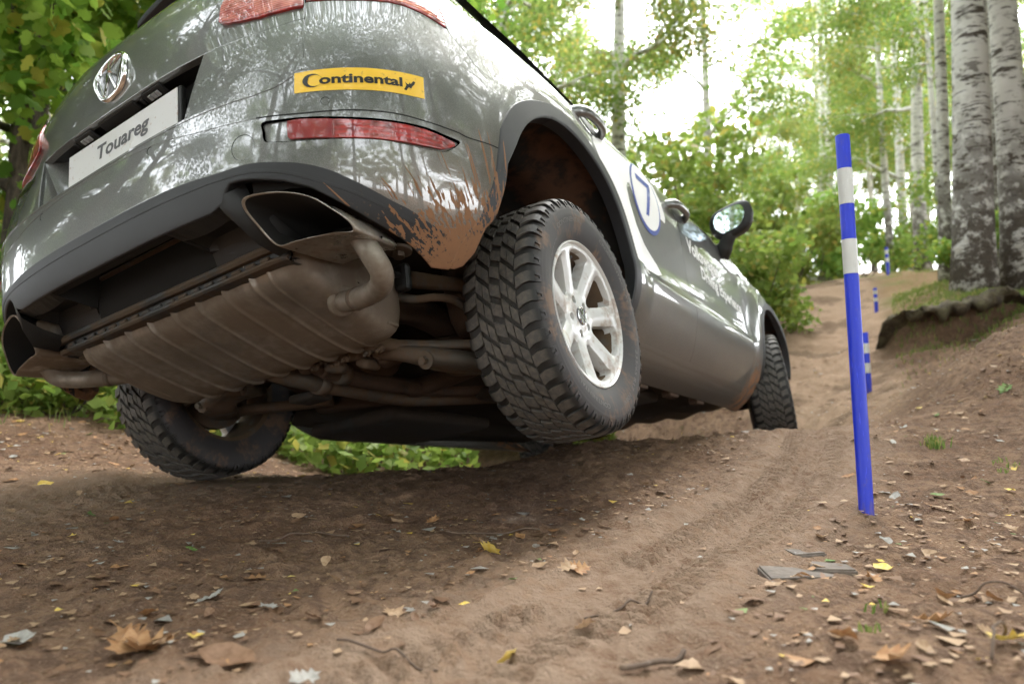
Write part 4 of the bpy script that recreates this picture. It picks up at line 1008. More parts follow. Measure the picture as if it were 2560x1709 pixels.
def wheel(pos,rotz,spin,camber=0.,steer=0.):
    w=empty('wheel',car); w.location=pos; w.rotation_mode='XYZ'
    w.matrix_local=Matrix.Translation(pos)@Matrix.Rotation(rotz+steer,4,'Z')@Matrix.Rotation(camber,4,'Y')@Matrix.Rotation(spin,4,'X')
    for nm,me in (('tyre',ME_t),('sidewall_lettering',ME_l),('rim',ME_r),('rim_barrel',ME_b),('brake_disc',ME_disc),('centre_cap',ME_cap),('cap_emblem',ME_ce),('valve',ME_val)):
        o=bpy.data.objects.new(nm,me); COL.objects.link(o); o.parent=w
    for k in range(5):
        o=bpy.data.objects.new('lug_bolt',ME_lug); COL.objects.link(o); o.parent=w; a=2*math.pi*(k+.5)/5; o.location=(0,.056*math.cos(a),.056*math.sin(a))
    return w
wheel((.838,.0,.285),0,R_(SPIN),.013,-.005)
wheel((-.838,.0,.421),math.pi,R_(20))
wheel((.832,2.893,.353),0,R_(0),0,R_(13.5))
wheel((-.832,2.893,.36),math.pi,R_(40),0,R_(13.5))
# ---------------------------------------------------------------- ground
CP=[(-3,-3,-.36),(0,-3,-.38),(3,-3,-.35),(-8,-3,-.3),(8,-3,-.1),(-1.5,.8,-.37),(0,.8,-.375),(1.5,.8,-.35),(3,.8,-.28),
(-2.2,2,-.335),(-.5,2,-.345),(.2,2.2,-.325),(1.02,2.02,-.315),(1,1.4,-.335),(2,2,-.255),(3.2,2.2,-.10),(-1.234,3.03,-.318),(-2,3,-.27),(-3,3,-.17),
(-.55,3.25,-.298),(0,3.3,-.285),(.3,3.25,-.195),(.25,3.6,-.20),(.1,3.0,-.25),(.7,3.35,-.165),(1.2,3.5,-.125),(1.6,3.65,-.108),(2.0,3.6,-.105),(2.6,3.6,-.02),(3.4,3.6,.19),(.5,2.6,-.28),(1.3,2.7,-.24),(2.2,2.8,-.16),
(-.5,4.2,-.52),(.29,5.45,-.62),(1.70,4.64,-.30),(1.1,4.5,-.42),(-1.5,4.2,-.33),(-2.5,4.3,-.13),(-4,5,.12),(-5,8,.35),(-1,6,-.50),(0,7.3,-.35),(-2.5,6.5,.0),(1.5,6.5,-.45),(2.1,5.2,-.38),(2.5,4.6,-.06),
(3.2,4.6,.50),(2.75,4.4,.24),(4.2,4.8,.62),(5.5,4,.75),(2.2,5.0,-.22),(2.6,5.9,.0),(3.3,5.7,.25),(3.9,5.6,.50),
(3.05,7.0,.30),(2.2,7.4,.50),(3.55,8.0,.62),(3.3,6.6,.42),(4.2,6.9,.88),(5.2,6.8,1.08),(7,7,1.35),(4.2,9.5,1.06),(2.9,9,1.0),(1.5,9.5,1.25),(4.9,8.6,1.35),(5.4,12,1.72),(6.8,12,2.1),(4.3,12.5,1.95),(2.4,12,1.8),(0,11,1.3),(-4,12,.9),(-8,10,.9),
(9.3,18,3.05),(7.6,18,3.0),(5,18,2.75),(0,18,2.2),(-8,18,1.6),(10.5,17,3.2),(12,12,2.6),(15,18,3.7),(14,26,4.8),(6,26,4.6),(0,28,4.0),(-10,28,3.2),(25,26,5.4),(-25,26,2.5),(-20,8,.6),(20,6,2.2),(0,42,6.0),(30,42,7),(-30,42,4),(14,42,6.6),(-20,-15,0),(20,-15,.8),(0,-15,-.2),(45,10,5),(-45,10,.5),(-45,45,4),(45,45,8),(0,75,9),(45,75,10),(-45,75,7),(-45,-40,.5),(45,-40,2),(0,-40,0)]
CP=np.array(CP,float)
def _k(d): return np.where(d>0,d*d*np.log(d+1e-9),0)
_A=_k(np.hypot(CP[:,None,0]-CP[None,:,0],CP[:,None,1]-CP[None,:,1]))+np.eye(len(CP))*.002
_Q=np.hstack([np.ones((len(CP),1)),CP[:,:2]])
_S=np.block([[_A,_Q],[_Q.T,np.zeros((3,3))]]); _w=np.linalg.solve(_S,np.concatenate([CP[:,2],np.zeros(3)]))
def ghz(x,y):
    x=np.atleast_1d(np.asarray(x,float));y=np.atleast_1d(np.asarray(y,float)); sh=x.shape; x=x.ravel();y=y.ravel(); out=np.empty(len(x))
    for i in range(0,len(x),20000):
        d=np.hypot(x[i:i+20000,None]-CP[None,:,0],y[i:i+20000,None]-CP[None,:,1])
        out[i:i+20000]=_k(d)@_w[:-3]+_w[-3]+_w[-2]*x[i:i+20000]+_w[-1]*y[i:i+20000]
    return out.reshape(sh)
# lattice value noise
_G=rng.random((256,256))
def vnoise(x,y,seed=0):
    x=x+seed*17.3;y=y+seed*9.1; xi=np.floor(x).astype(int);yi=np.floor(y).astype(int); fx=x-xi;fy=y-yi; fx=fx*fx*(3-2*fx);fy=fy*fy*(3-2*fy)
    a=_G[xi&255,yi&255];b=_G[(xi+1)&255,yi&255];c=_G[xi&255,(yi+1)&255];d=_G[(xi+1)&255,(yi+1)&255]
    return (a*(1-fx)+b*fx)*(1-fy)+(c*(1-fx)+d*fx)*fy-.5
def fbm(x,y,f,o=4,g=.5,seed=0):
    r=0;a=1
    for i in range(o): r=r+a*vnoise(x*f,y*f,seed+i*3);f*=2.03;a*=g
    return r
# wheel track that climbs the crest: centre line in world x,y
TRK=crom([(-.35,.75),(.05,1.25),(.42,1.75),(.85,2.35),(1.20,2.95),(1.46,3.5),(1.62,4.0)],10)
TL=np.concatenate([[0],np.cumsum(np.hypot(*np.diff(TRK,axis=0).T))])
TRK2=crom([(-3.2,1.6),(-2.3,2.05),(-1.6,2.55),(-1.234,3.0),(-.9,3.5)],10); TL2=np.concatenate([[0],np.cumsum(np.hypot(*np.diff(TRK2,axis=0).T))])
def track_uv(x,y,T_,L_):
    u=np.full(x.shape,9.);v=np.zeros(x.shape)
    for i in range(len(T_)-1):
        a=T_[i];d=T_[i+1]-a;l=np.hypot(*d);t=((x-a[0])*d[0]+(y-a[1])*d[1])/l; o=(x-a[0])*d[1]/l-(y-a[1])*d[0]/l
        m=(t>=-.01)&(t<=l+.01)&(np.abs(o)<np.abs(u)); u=np.where(m,o,u);v=np.where(m,L_[i]+t,v)
    return u,v
SCARPS=[(np.array([(3.50,6.95),(3.66,6.55),(3.95,6.38),(4.3,6.36),(4.7,6.42)]),.19)]
def scarp_ut(x,y,Q_):
    u=np.full(x.shape,9.);t_=np.zeros(x.shape);L0=0;best=np.full(x.shape,1e9)
    for a,b_ in zip(Q_[:-1],Q_[1:]):
        d=b_-a;l=np.hypot(*d);t=np.clip(((x-a[0])*d[0]+(y-a[1])*d[1])/l,0,l); px_=a[0]+d[0]*t/l;py_=a[1]+d[1]*t/l
        dd=np.hypot(x-px_,y-py_); sg_=np.sign(d[0]*(y-a[1])-d[1]*(x-a[0])); m=dd<best; best=np.where(m,dd,best);u=np.where(m,dd*sg_,u);t_=np.where(m,L0+t,t_); L0+=l
    return u,t_,L0
def detail(x,y):
    r=np.hypot(x,y)
    near=1-smooth(7,14,r)
    z=.030*fbm(x,y,1.3,3,.5,1)*(1-smooth(2.5,4,y)*0)
    path=np.zeros_like(x)
    out=z
    cl=fbm(x,y,7,4,.62,5); out=out+near*.015*cl
    fine=fbm(x+.3*cl*.1,y,34,3,.62,9); out=out+near*.0110*fine
    lump=np.clip(fbm(x,y,16,2,.5,20)-.18,0,1); out=out+near*.035*lump
    for T_,L_,dep in ((TRK,TL,1.0),(TRK2,TL2,.6)):
        m=(np.abs(x-T_[:,0].mean())<3.2)&(y<4.6)&(y>.3)
        if m.any():
            u,v=track_uv(x[m],y[m],T_,L_)
            w=.135+.02*np.sin(v*9); inside=1-smooth(w*.78,w*1.12,np.abs(u)); rim_=np.exp(-((np.abs(u)-w*1.25)/.035)**2)
            br=smooth(.0,.22,vnoise(v*2.2,u*4,3)+.5-.10)
            ph=v/.050+np.sign(u)*.25-np.abs(u)*7.0
            lug=smooth(.30,.5,np.abs((ph%1)-.5)*2*.5+.12)*smooth(.05,.03,np.abs(np.abs(u)-.085))
            zig=smooth(.35,.5,np.abs(((v/.062+.5*np.sin(u*60))%1)-.5))*(np.abs(u)<.055)
            pr_=(lug*.020+zig*.014)*br*inside
            o2=out[m]; o2=o2*(1-.80*inside*dep)-.016*inside*dep+pr_*dep+.012*rim_*dep*(.6+vnoise(v*8,u*3,7)); out[m]=o2
    # gully banks right of the track
    g=smooth(5.6,6.6,y)*(1-smooth(9,11,y))*smooth(3.1,4.0,x)*(1-smooth(4.6,5.6,x)); out=out+.10*g*fbm(x,y,2.2,3,.55,30)
    out=out+smooth(4,8,r)*.10*fbm(x,y,.8,3,.5,40)
    mid_=smooth(4.6,6.4,y)*(1-smooth(16,26,y)); out=out+mid_*(.060*fbm(x,y,1.9,4,.62,44)+.05*np.clip(fbm(x,y,3.1,3,.6,48)-.10,0,1))
    for Q_,amp in SCARPS:
        u,t,L_=scarp_ut(x,y,Q_); w_=smooth(0,.35,t)*(1-smooth(L_-.5,L_,t)); u2=u+.10*vnoise(t*3,u*0+1,50)+.04*vnoise(t*9,u*0,51)
        out=out+w_*amp*np.where(u2>0,np.exp(-u2/1.3),-np.exp(u2/.45))*smooth(0,.05,np.abs(u2))
    # settle the soil around the marker's foot and under the left rear tyre
    q=np.hypot(x-1.0,y-2.02); out=out+.020*np.exp(-((q-.07)/.045)**2)*(1+1.2*vnoise(x*22,y*22,77))
    q=np.hypot(x+1.234,y-3.03); out=out*(1-.9*np.exp(-(q/.22)**2))-.004*np.exp(-(q/.2)**2)
    return out
def gz(x,y):
    x=np.atleast_1d(np.asarray(x,float));y=np.atleast_1d(np.asarray(y,float)); return ghz(x,y)+detail(x,y)
def axis_(segs):
    out=[segs[0][0]]
    for a,b,h0,h1 in segs:
        x=a
        while x<b-1e-6:
            t=(x-a)/(b-a); x=min(b,x+h0+(h1-h0)*t); out.append(x)
    return np.array(out)
gxr=axis_([(0,1.9,.0095,.0105),(1.9,3.4,.012,.028),(3.4,5.6,.030,.045),(5.6,10,.05,.17),(9,30,.2,1.2),(30,90,1.5,5)]); gx=np.concatenate([-gxr[::-1][:-1],gxr])
gy=axis_([(-60,-4,6,1.0),(-4,.6,.8,.03),(.6,4.0,.0095,.012),(4.0,6,.014,.028),(6,7.4,.028,.035),(7.4,12,.04,.14),(12,24,.15,.4),(24,100,.45,5)])
X,Y=np.meshgrid(gx,gy,indexing='xy'); Z=gz(X,Y); nx_,ny_=len(gx),len(gy)
idx=np.arange(nx_*ny_).reshape(ny_,nx_); Fq=np.stack([idx[:-1,:-1],idx[:-1,1:],idx[1:,1:],idx[1:,:-1]],-1).reshape(-1,4)
T=NT('forest_soil'); p=T.n('NewGeometry').outputs['Position']; x,y,z=T.sep(p)
n1=T.noise(p,2.2,5,.6);n2=T.noise(p,22,4,.65);n3=T.noise(p,140,3,.6)
base=T.mix(T.ss(n1,.35,.65),(.145,.082,.050),(.238,.148,.094))
base=T.mix(T.math('MULTIPLY',T.ss(n2,.42,.60),.75),base,(.095,.056,.038))
base=T.mix(T.math('MULTIPLY',T.ss(n3,.50,.70),.45),base,(.300,.215,.150))
vor=T.n('TexVoronoi',Scale=55.0); T.set(vor,'Vector',p)
base=T.mix(T.math('MULTIPLY',T.ss(vor.outputs['Distance'],.20,.10),T.math('MULTIPLY',T.ss(T.n('SeparateXYZ',i0=vor.outputs['Color']).outputs[0],.80,.90),.7)),base,(.36,.27,.20))
# sandy path beyond the dip, grass and litter away from it
px_=T.math('MULTIPLY',y,.43)
dpth=T.math('ABSOLUTE',T.math('SUBTRACT',x,px_))
pth=T.ss(T.math('SUBTRACT',dpth,T.math('MULTIPLY',n1,.5)),T.math('MULTIPLY',y,.085),T.math('MULTIPLY',y,.045))
sand=T.mix(n2,(.235,.150,.095),(.345,.240,.165)); sand=T.mix(T.math('MULTIPLY',T.ss(T.noise(p,1.7,5,.65),.50,.62),.75),sand,(.120,.075,.046))
far=T.ss(y,4.3,5.6)
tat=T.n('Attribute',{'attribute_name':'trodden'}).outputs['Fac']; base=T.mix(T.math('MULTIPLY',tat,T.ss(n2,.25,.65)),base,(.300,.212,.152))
base=T.mix(T.math('MULTIPLY',far,pth),base,sand)
gr=T.mix(n2,(.085,.105,.025),(.20,.155,.055)); litter=T.mix(n2,(.17,.105,.055),(.27,.18,.09))
gmask=T.math('MULTIPLY',T.ss(T.math('ADD',y,T.math('MULTIPLY',T.math('ABSOLUTE',x),.25)),8.4,10.5),T.math('SUBTRACT',1.0,pth))
base=T.mix(gmask,base,T.mix(T.ss(T.noise(p,.9,4,.6),.42,.58),litter,gr))
T.bsdf(Base_Color=base,Roughness=.93,Specular_IOR_Level=.2,Normal=T.bump(T.math('ADD',T.math('MULTIPLY',T.noise(p,60,4,.7),1.1),T.math('MULTIPLY',n3,.8)),.9,.014))
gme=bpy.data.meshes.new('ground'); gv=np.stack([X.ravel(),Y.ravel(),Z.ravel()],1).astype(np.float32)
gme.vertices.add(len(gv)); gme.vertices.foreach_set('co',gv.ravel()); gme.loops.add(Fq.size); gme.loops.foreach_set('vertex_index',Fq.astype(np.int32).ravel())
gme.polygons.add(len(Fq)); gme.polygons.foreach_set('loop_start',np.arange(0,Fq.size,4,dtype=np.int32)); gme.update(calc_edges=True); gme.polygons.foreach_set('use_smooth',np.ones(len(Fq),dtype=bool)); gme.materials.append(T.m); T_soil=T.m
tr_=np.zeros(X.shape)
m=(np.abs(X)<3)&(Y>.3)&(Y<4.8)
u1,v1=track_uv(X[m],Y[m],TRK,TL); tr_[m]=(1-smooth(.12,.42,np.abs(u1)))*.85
u1,v1=track_uv(X[m],Y[m],TRK2,TL2); tr_[m]=np.maximum(tr_[m],(1-smooth(.15,.75,np.abs(u1)))*.70)  # left track's pale soil spread wide to lighten the car's shade in the colour
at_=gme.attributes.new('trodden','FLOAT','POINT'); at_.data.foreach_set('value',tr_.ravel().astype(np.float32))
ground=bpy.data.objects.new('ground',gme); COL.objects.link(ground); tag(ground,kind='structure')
def bulk(name,V,F,mats,midx=None):
    me=bpy.data.meshes.new(name); V=np.asarray(V,np.float32); F=np.asarray(F,np.int32); k=F.shape[1]
    me.vertices.add(len(V)); me.vertices.foreach_set('co',V.ravel()); me.loops.add(F.size); me.loops.foreach_set('vertex_index',F.ravel())
    me.polygons.add(len(F)); me.polygons.foreach_set('loop_start',np.arange(0,F.size,k,dtype=np.int32))
    for m in mats: me.materials.append(m)
    if midx is not None: me.polygons.foreach_set('material_index',np.asarray(midx,np.int32))
    me.update(calc_edges=True); return me
# turf that overhangs the washed out bank
T=NT('shaded_humus'); p=T.n('NewGeometry').outputs['Position']; n=T.noise(p,14,5,.7)
T.bsdf(Base_Color=T.mix(T.ss(n,.35,.65),(.055,.038,.026),T.mix(T.noise(p,5,2),(.16,.105,.07),(.085,.095,.035))),Roughness=.95,Normal=T.bump(T.noise(p,40,4,.7),1.0,.03)); M_shaded_humus=T.m  # soil colour darkened to stand for the shade of the undercut
for Q_,amp in SCARPS:
    pass
for qi,(Q_,amp) in enumerate(SCARPS):
    C_=crom(Q_,14); V=[];n=len(C_); secs=[(.30,-.06),(.12,-.012),(-.04,-.002),(-.15,-.012),(-.22,-.045),(-.20,-.09),(-.08,-.11),(.10,-.11)]
    for i,c in enumerate(C_):
        t=C_[min(i+1,n-1)]-C_[max(i-1,0)]; t/=np.hypot(*t); nn_=np.array([-t[1],t[0]]); zt=float(gz(c[0]+nn_[0]*.22,c[1]+nn_[1]*.22)[0]); k_=min(1,i/6,(n-1-i)/10)
        for j,(d,h_) in enumerate(secs):
            w_=(.15+1.5*(float(vnoise(np.array([i*.35]),np.array([j*.7+qi*9]),60)[0])+.5))*k_; q=c+nn_*(d if d>0 else d*w_*.62)
            V.append((q[0],q[1],zt+h_*(1 if j<3 else w_)-.004-(1-k_)*.12+.07*float(vnoise(np.array([i*.55]),np.array([j*.9]),61)[0])+.035*float(vnoise(np.array([i*1.7]),np.array([j*1.9]),62)[0])))
    m_=len(secs); F=[[i*m_+j,i*m_+j+1,(i+1)*m_+j+1,(i+1)*m_+j] for i in range(n-1) for j in range(m_-1)]
    o=mesh_obj('bank_overhang',V,F,M_shaded_humus); tag(o,kind='structure')
# ---------------------------------------------------------------- marker poles
def blue_mat():
    T=NT('marker_blue_white'); p=T.obj(); x,y,z=T.sep(p); return T
def pole_mat(name,c):
    T=NT(name); p=T.obj(); x,y,z=T.sep(p); n=T.noise(T.vmath('MULTIPLY',p,(1,1,.3)),60,4,.6); sc=T.noise(T.vmath('MULTIPLY',p,(1,1,.12)),220,2,.5)
    b=T.mix(T.math('MULTIPLY',T.ss(sc,.62,.70),.30),c,tuple(min(1,q*1.8+.06) for q in c)); b=T.mix(T.math('MULTIPLY',T.ss(T.math('ADD',T.math('MULTIPLY',z,-3.2),n),.25,.75),.85),b,(.16,.105,.07)); b=T.mix(T.math('MULTIPLY',T.ss(n,.55,.75),.22),b,(.20,.15,.11))
    T.bsdf(Base_Color=b,Roughness=.42,Normal=T.bump(n,.15,.001)); return T.m
M_mb=pole_mat('marker_blue',(.014,.035,.56)); M_mw=pole_mat('marker_white_band',(.66,.66,.64))
def pole(x,y,h,r,lean,bands,label):
    z0=float(gz(x,y)[0]); o=empty('marker_pole'); o.location=(x,y,z0-.02); o.rotation_euler=(lean[1],lean[0],0)
    zz=0;n=20
    V,F=tube([(0,0,-.1),(0,0,h-.002),(0,0,h)],[r,r,r*.93],n); autosmooth(mesh_obj('tube',V,F,M_mb,o),40)
    for a,b in bands:
        # reflective tape not quite closing round the tube
        V=[];F=[]
        for k in range(25):
            t=R_(-82+336*k/24)-.0
            for zq in (h-a,h-b): V.append(((r+.0008)*math.cos(t),-(r+.0008)*math.sin(t),zq))
        for k in range(24): F.append([2*k,2*k+1,2*k+3,2*k+2])
        mesh_obj('reflective_band',V,F,M_mw,o)
    tag(o,label,'marker pole','striped track marker poles'); return o
_W=1660.;_HZ=929.
MPX,MPD=(1986-1174.5)/1660.*2.02,2.02
pole(MPX-.014,MPD,1.095,.0195,(-.018,-.01),[(.100,.204),(.306,.405)],'tall blue and white striped marker pole standing nearest, right of the car')
def at(px,py,d):   # direction measured on the photograph turned into a place at distance d
    a=(px-1174.5)/1660.;b=(784-py)/1660.; cz,sz=math.cos(PITCH),math.sin(PITCH)
    yy=cz-b*sz; zz=b*cz+sz; return a*d/yy,d,zz*d/yy
for px,ptop,pbot,d,lab in ((1993,757,880,5.9,'short blue and white marker pole in the gully behind the nearest pole'),(2012,657,745,8.9,'blue and white marker pole on the slope beside the dark bank'),(2038,565,650,14.5,'farthest blue marker pole at the top of the dirt path')):
    x,y,z=at(px,pbot,d); zt=at(px,ptop,d)[2]; g=float(gz(x,y)[0]); h=zt-g
    pole(x,y,h,.022 if d<12 else .03,(-.03,0),[(h*.10,h*.24),(h*.38,h*.52)] if d>7 else [(.09,.17),(.25,.33)],lab)
# ---------------------------------------------------------------- leaves on the ground
def leaf_outline(kind):
    if kind=='oak':
        L=[(0,-.5),(.05,-.35),(.20,-.30),(.13,-.18),(.30,-.10),(.20,.02),(.36,.12),(.22,.20),(.28,.36),(.10,.36),(0,.5)]
    elif kind=='maple':
        L=[(0,-.45),(.10,-.30),(.34,-.34),(.28,-.16),(.50,-.02),(.32,.06),(.38,.28),(.18,.20),(.10,.30),(0,.52)]
    elif kind=='birch':
        L=[(0,-.5),(.18,-.42),(.36,-.22),(.30,-.05),(.28,.05),(.18,.22),(.08,.38),(0,.52)]
    else:
        L=[(0,-.5),(.16,-.34),(.26,-.1),(.26,.12),(.16,.34),(0,.5)]
    return L
def leaf_mesh(kind,curl,seed,mat,stem=True):
    r=random.Random(seed); L=leaf_outline(kind); right=[(x*(1+r.uniform(-.12,.12)),y+r.uniform(-.02,.02)) for x,y in L[1:-1]]
    V=[];F=[]; mid=[L[0]]+[(0,y) for x,y in right]+[L[-1]]
    c1=r.uniform(.6,1.4)*curl; c2=r.uniform(-.5,1.3)*curl; ph=r.uniform(0,6)
    def z(x,y): return c1*x*x*1.6+c2*y*y*.7+.05*curl*math.sin(x*11+ph)+.05*curl*math.sin(y*9+ph)-.10*abs(x)*(curl>0)*.5
    V=[(0,L[0][1],z(0,L[0][1]))]; m=len(right)
    for (x,y) in right: V.append((0,y,z(0,y)))
    V.append((0,L[-1][1],z(0,L[-1][1])))
    for sg in (1,-1):
        b=len(V)
        for (x,y) in right: V.append((sg*x,y,z(sg*x,y)+.03*curl*r.uniform(-1,1)))
        f=[[0,b,1]]+[[1+i,b+i,b+i+1,2+i] for i in range(m-1)]+[[m,b+m-1,m+1]]
        F+=f if sg>0 else [q[::-1] for q in f]
    if stem:
        b=len(V); V+=[(-.008,-.5,z(0,-.5)),(.008,-.5,z(0,-.5)),(.03,-.78,.03),(.015,-.78,.03)]; F.append([b,b+1,b+2,b+3])
    me=bpy.data.meshes.new('leaf'); me.from_pydata(V,[],F); me.materials.append(mat); me.polygons.foreach_set('use_smooth',np.ones(len(me.polygons),dtype=bool)); me.update(); return me
def dry_leaf_mat(name,c1,c2,tr=.15):
    T=NT(name); p=T.obj(); oi=T.n('ObjectInfo').outputs['Random']; n=T.noise(p,5,4,.6)
    base=T.mix(T.ss(n,.35,.65),c1,c2); base=T.mix(T.math('MULTIPLY',oi,.35),base,tuple(c*.55 for c in c1))
    b=T.n('BsdfPrincipled'); T.set(b,'Base Color',base); T.set(b,'Roughness',.6); T.set(b,'Specular IOR Level',.3)
    t=T.n('BsdfTranslucent'); T.set(t,'Color',base); mx_=T.n('MixShader',i0=tr); T.set(mx_,1,b.outputs[0]); T.set(mx_,2,t.outputs[0]); T.t.links.new(mx_.outputs[0],T.out.inputs['Surface']); return T.m
M_lv={'oak':dry_leaf_mat('dry_oak_leaf',(.32,.155,.065),(.44,.255,.125)),'tan':dry_leaf_mat('tan_dry_leaf',(.34,.215,.125),(.48,.33,.205)),'yellow':dry_leaf_mat('yellow_birch_leaf',(.74,.50,.075),(.80,.62,.20)),
 'green':dry_leaf_mat('green_fallen_leaf',(.11,.20,.045),(.20,.28,.09)),'grey':dry_leaf_mat('bleached_grey_leaf',(.30,.285,.26),(.44,.42,.385)),'brown':dry_leaf_mat('dark_brown_leaf',(.16,.085,.045),(.24,.14,.085))}
LM={}
def lmesh(kind,col,v,curl):
    k=(kind,col,v)
    if k not in LM: LM[k]=leaf_mesh(kind,curl,hash((v,len(kind),len(col)))%1000+v*7,M_lv[col],v%2==0)
    return LM[k]
def ground_at_px(px,py):
    """first hit of the sight line with the smooth ground"""
    d=np.linspace(.5,9,700); q=[at(px,py,float(t)) for t in (1.0,)][0]
    xs=q[0]*d;ys=d;zs=q[2]*d; g=ghz(xs,ys); i=np.argmax(zs<g)
    return (xs[i],ys[i]) if zs[i]<g[i] else None
GN=1
def put_leaf(x,y,kind,col,size,v,label,group,curl=.5):
    o=bpy.data.objects.new('fallen_leaf',lmesh(kind,col,v,curl)); COL.objects.link(o)
    e=.02; z0=float(gz(x,y)[0]); zx=float(gz(x+e,y)[0]);zy=float(gz(x,y+e)[0]); n=Vector((-(zx-z0)/e,-(zy-z0)/e,1)).normalized()
    n=(n+Vector((random.uniform(-.25,.25),random.uniform(-.25,.25),0))).normalized()
    o.rotation_euler=(n.to_track_quat('Z','Y').to_matrix()@Matrix.Rotation(random.uniform(0,6.28),3,'Z')).to_euler(); o.scale=(size,)*3
    o.location=(x,y,z0+.004+size*.03); tag(o,label,'leaf',group); return o
random.seed(11)
# the ones a viewer would point at
named=[(352,1492,'oak','tan',.07,'crumpled tan leaf on top of the lower left heap'),(318,1500,'oak','oak',.09,'front leaf of the lower left heap, curled up'),(900,1395,'oak','tan',.055,'small lobed tan leaf right of the white crumpled leaf'),(331,1480,'oak','oak',.120,'large curled brown leaf in the heap at lower left'),(296,1450,'oak','oak',.10,'brown leaf lying against the heap at lower left'),(370,1465,'oak','tan',.09,'pale tan leaf on the right side of the lower left heap'),(310,1472,'oval','grey',.07,'bleached leaf half hidden in the lower left heap'),
(480,1370,'oak','grey',.06,'white crumpled leaf at left of centre'),(572,1218,'oak','tan',.065,'jagged tan leaf below the left rear tyre'),(578,1252,'birch','tan',.045,'small pale leaf below the jagged tan leaf'),(584,1322,'oak','oak',.065,'rust coloured lobed leaf at left of centre'),(165,1240,'birch','yellow',.035,'small orange leaf on the left track'),
(208,1188,'birch','green',.040,'green leaf at the left behind the track'),(292,1163,'birch','yellow',.038,'yellow leaf beside the left track'),(105,1120,'birch','yellow',.055,'yellow leaf left of the left rear tyre'),(1165,1508,'birch','yellow',.050,'bright yellow round leaf at the bottom centre'),(1178,1332,'birch','green',.028,'small green leaf in the centre foreground'),
(1040,1200,'oval','tan',.06,'long tan leaf behind the raised wheel'),(1092,1250,'oak','tan',.05,'lobed tan leaf near the dark twig'),(1120,1282,'oak','yellow',.07,'yellow green lobed leaf near the centre'),(1240,1300,'birch','tan',.042,'pale leaf beside the brown leaf pair in the middle'),(1330,1302,'oak','oak',.06,'brown curled leaf of the pair in the middle'),(1300,1306,'oak','tan',.055,'pale curled leaf of the pair in the middle'),
(1480,1122,'oval','tan',.045,'tan leaf on the slope right of the raised wheel'),(1340,1448,'oak','tan',.045,'lobed beige leaf at bottom right of centre'),(1465,1385,'oval','tan',.03,'small beige leaf at the edge of the track'),(1828,1350,'oval','tan',.048,'tan leaf on the flat grey stone'),(1776,1362,'birch','tan',.036,'round tan leaf left of the flat grey stone'),
(1945,1096,'oval','oak',.055,'orange leaf left of the foot of the tall marker pole'),(2052,1136,'oval','grey',.060,'grey green leaf right of the tall marker pole'),(2028,1310,'birch','yellow',.045,'yellow leaf right of the stones'),(2318,1130,'birch','yellow',.045,'golden leaf near the right edge'),(2150,1138,'oval','green',.045,'half green leaf right of the pole'),
(2305,892,'maple','green',.09,'pale green maple leaf on the bank at the right edge'),(2262,1110,'birch','green',.04,'green leaf below the weeds at right'),(2130,1275,'birch','tan',.040,'pale peach leaf right of centre right'),(2140,1447,'oak','oak',.075,'orange oak leaf at lower right'),(2320,1500,'maple','yellow',.065,'pale yellow maple leaf at the right edge'),(2050,1540,'oak','oak',.085,'large orange oak leaf at the bottom right'),
(2165,1385,'oak','oak',.055,'curled orange leaf at right'),(1245,1290,'birch','grey',.025,'tiny white leaf in the middle'),(45,1462,'oval','grey',.085,'long grey weathered leaf at the left edge'),(520,1512,'oval','brown',.10,'dark curled bark coloured leaf at the bottom'),(700,1552,'oak','grey',.055,'white torn leaf at the bottom edge'),(1990,1360,'birch','yellow',.04,'bent yellow leaf under the tall pole')]
rr=random.Random(3)
for k,(px,py,kind,col,size,lab) in enumerate(named):
    h=ground_at_px(px,py)
    if h: put_leaf(h[0],h[1],kind,col,size,k%5,lab,'single leaves on the forest floor',.55)
def seen_spot(x,y): return y>.5 and abs(x/y)<.75
cnt=0; zones=[('brown dry leaf lying on the bare soil in the foreground','leaves scattered in the foreground',lambda:(rr.uniform(-1.3,1.6),rr.uniform(.85,2.2))),
 ('small dry leaf scattered on the right bank','leaves scattered on the right bank',lambda:(rr.uniform(1.4,3.4),rr.uniform(1.8,4.6))),
 ('dry leaf in the litter left of the left rear tyre','leaves left of the car',lambda:(rr.uniform(-3.6,-1.5),rr.uniform(2.0,5.0)))]
for zi,(lab,grp,fn) in enumerate(zones):
    n=0
    while n<(130,100,100)[zi]:
        x,y=fn()
        if not seen_spot(x,y): continue
        u,_=track_uv(np.array([x]),np.array([y]),TRK,TL)
        if abs(u[0])<.2 and rr.random()<.93: continue
        if zi==2 and abs(x+1.234)<.25 and abs(y-3.03)<.4: continue
        col=rr.choices(['tan','oak','brown','yellow','grey','green'],[.38,.24,.26,.03,.07,.02])[0]; kind=rr.choice(['oak','birch','oval','oval'])
        sz=rr.uniform(.022,.048)*(1.15 if zi==2 else 1); dn={'tan':'tan','oak':'rusty orange','brown':'dark brown','yellow':'yellow','grey':'bleached grey','green':'green'}[col]; sn={'oak':'lobed','birch':'heart shaped','oval':'oval'}[kind]
        wh=('near the bottom edge','in the middle foreground','below the car')[min(2,int((y-.85)/.46))] if zi==0 else (('low on the right bank','halfway up the right bank','near the gully edge')[min(2,int((y-1.8)/.95))] if zi==1 else ('in front of the left tyre','beside the left tyre','by the shrubs at left')[min(2,int((y-2)/1.0))])
        put_leaf(x,y,kind,col,sz,rr.randrange(5),'%s %s %s leaf %s, %s'%('large' if sz>.036 else 'small',dn,sn,wh,'left half' if x<0 else ('centre right' if x/y<.35 else 'far right')),grp,rr.choice([.4,.9])); n+=1
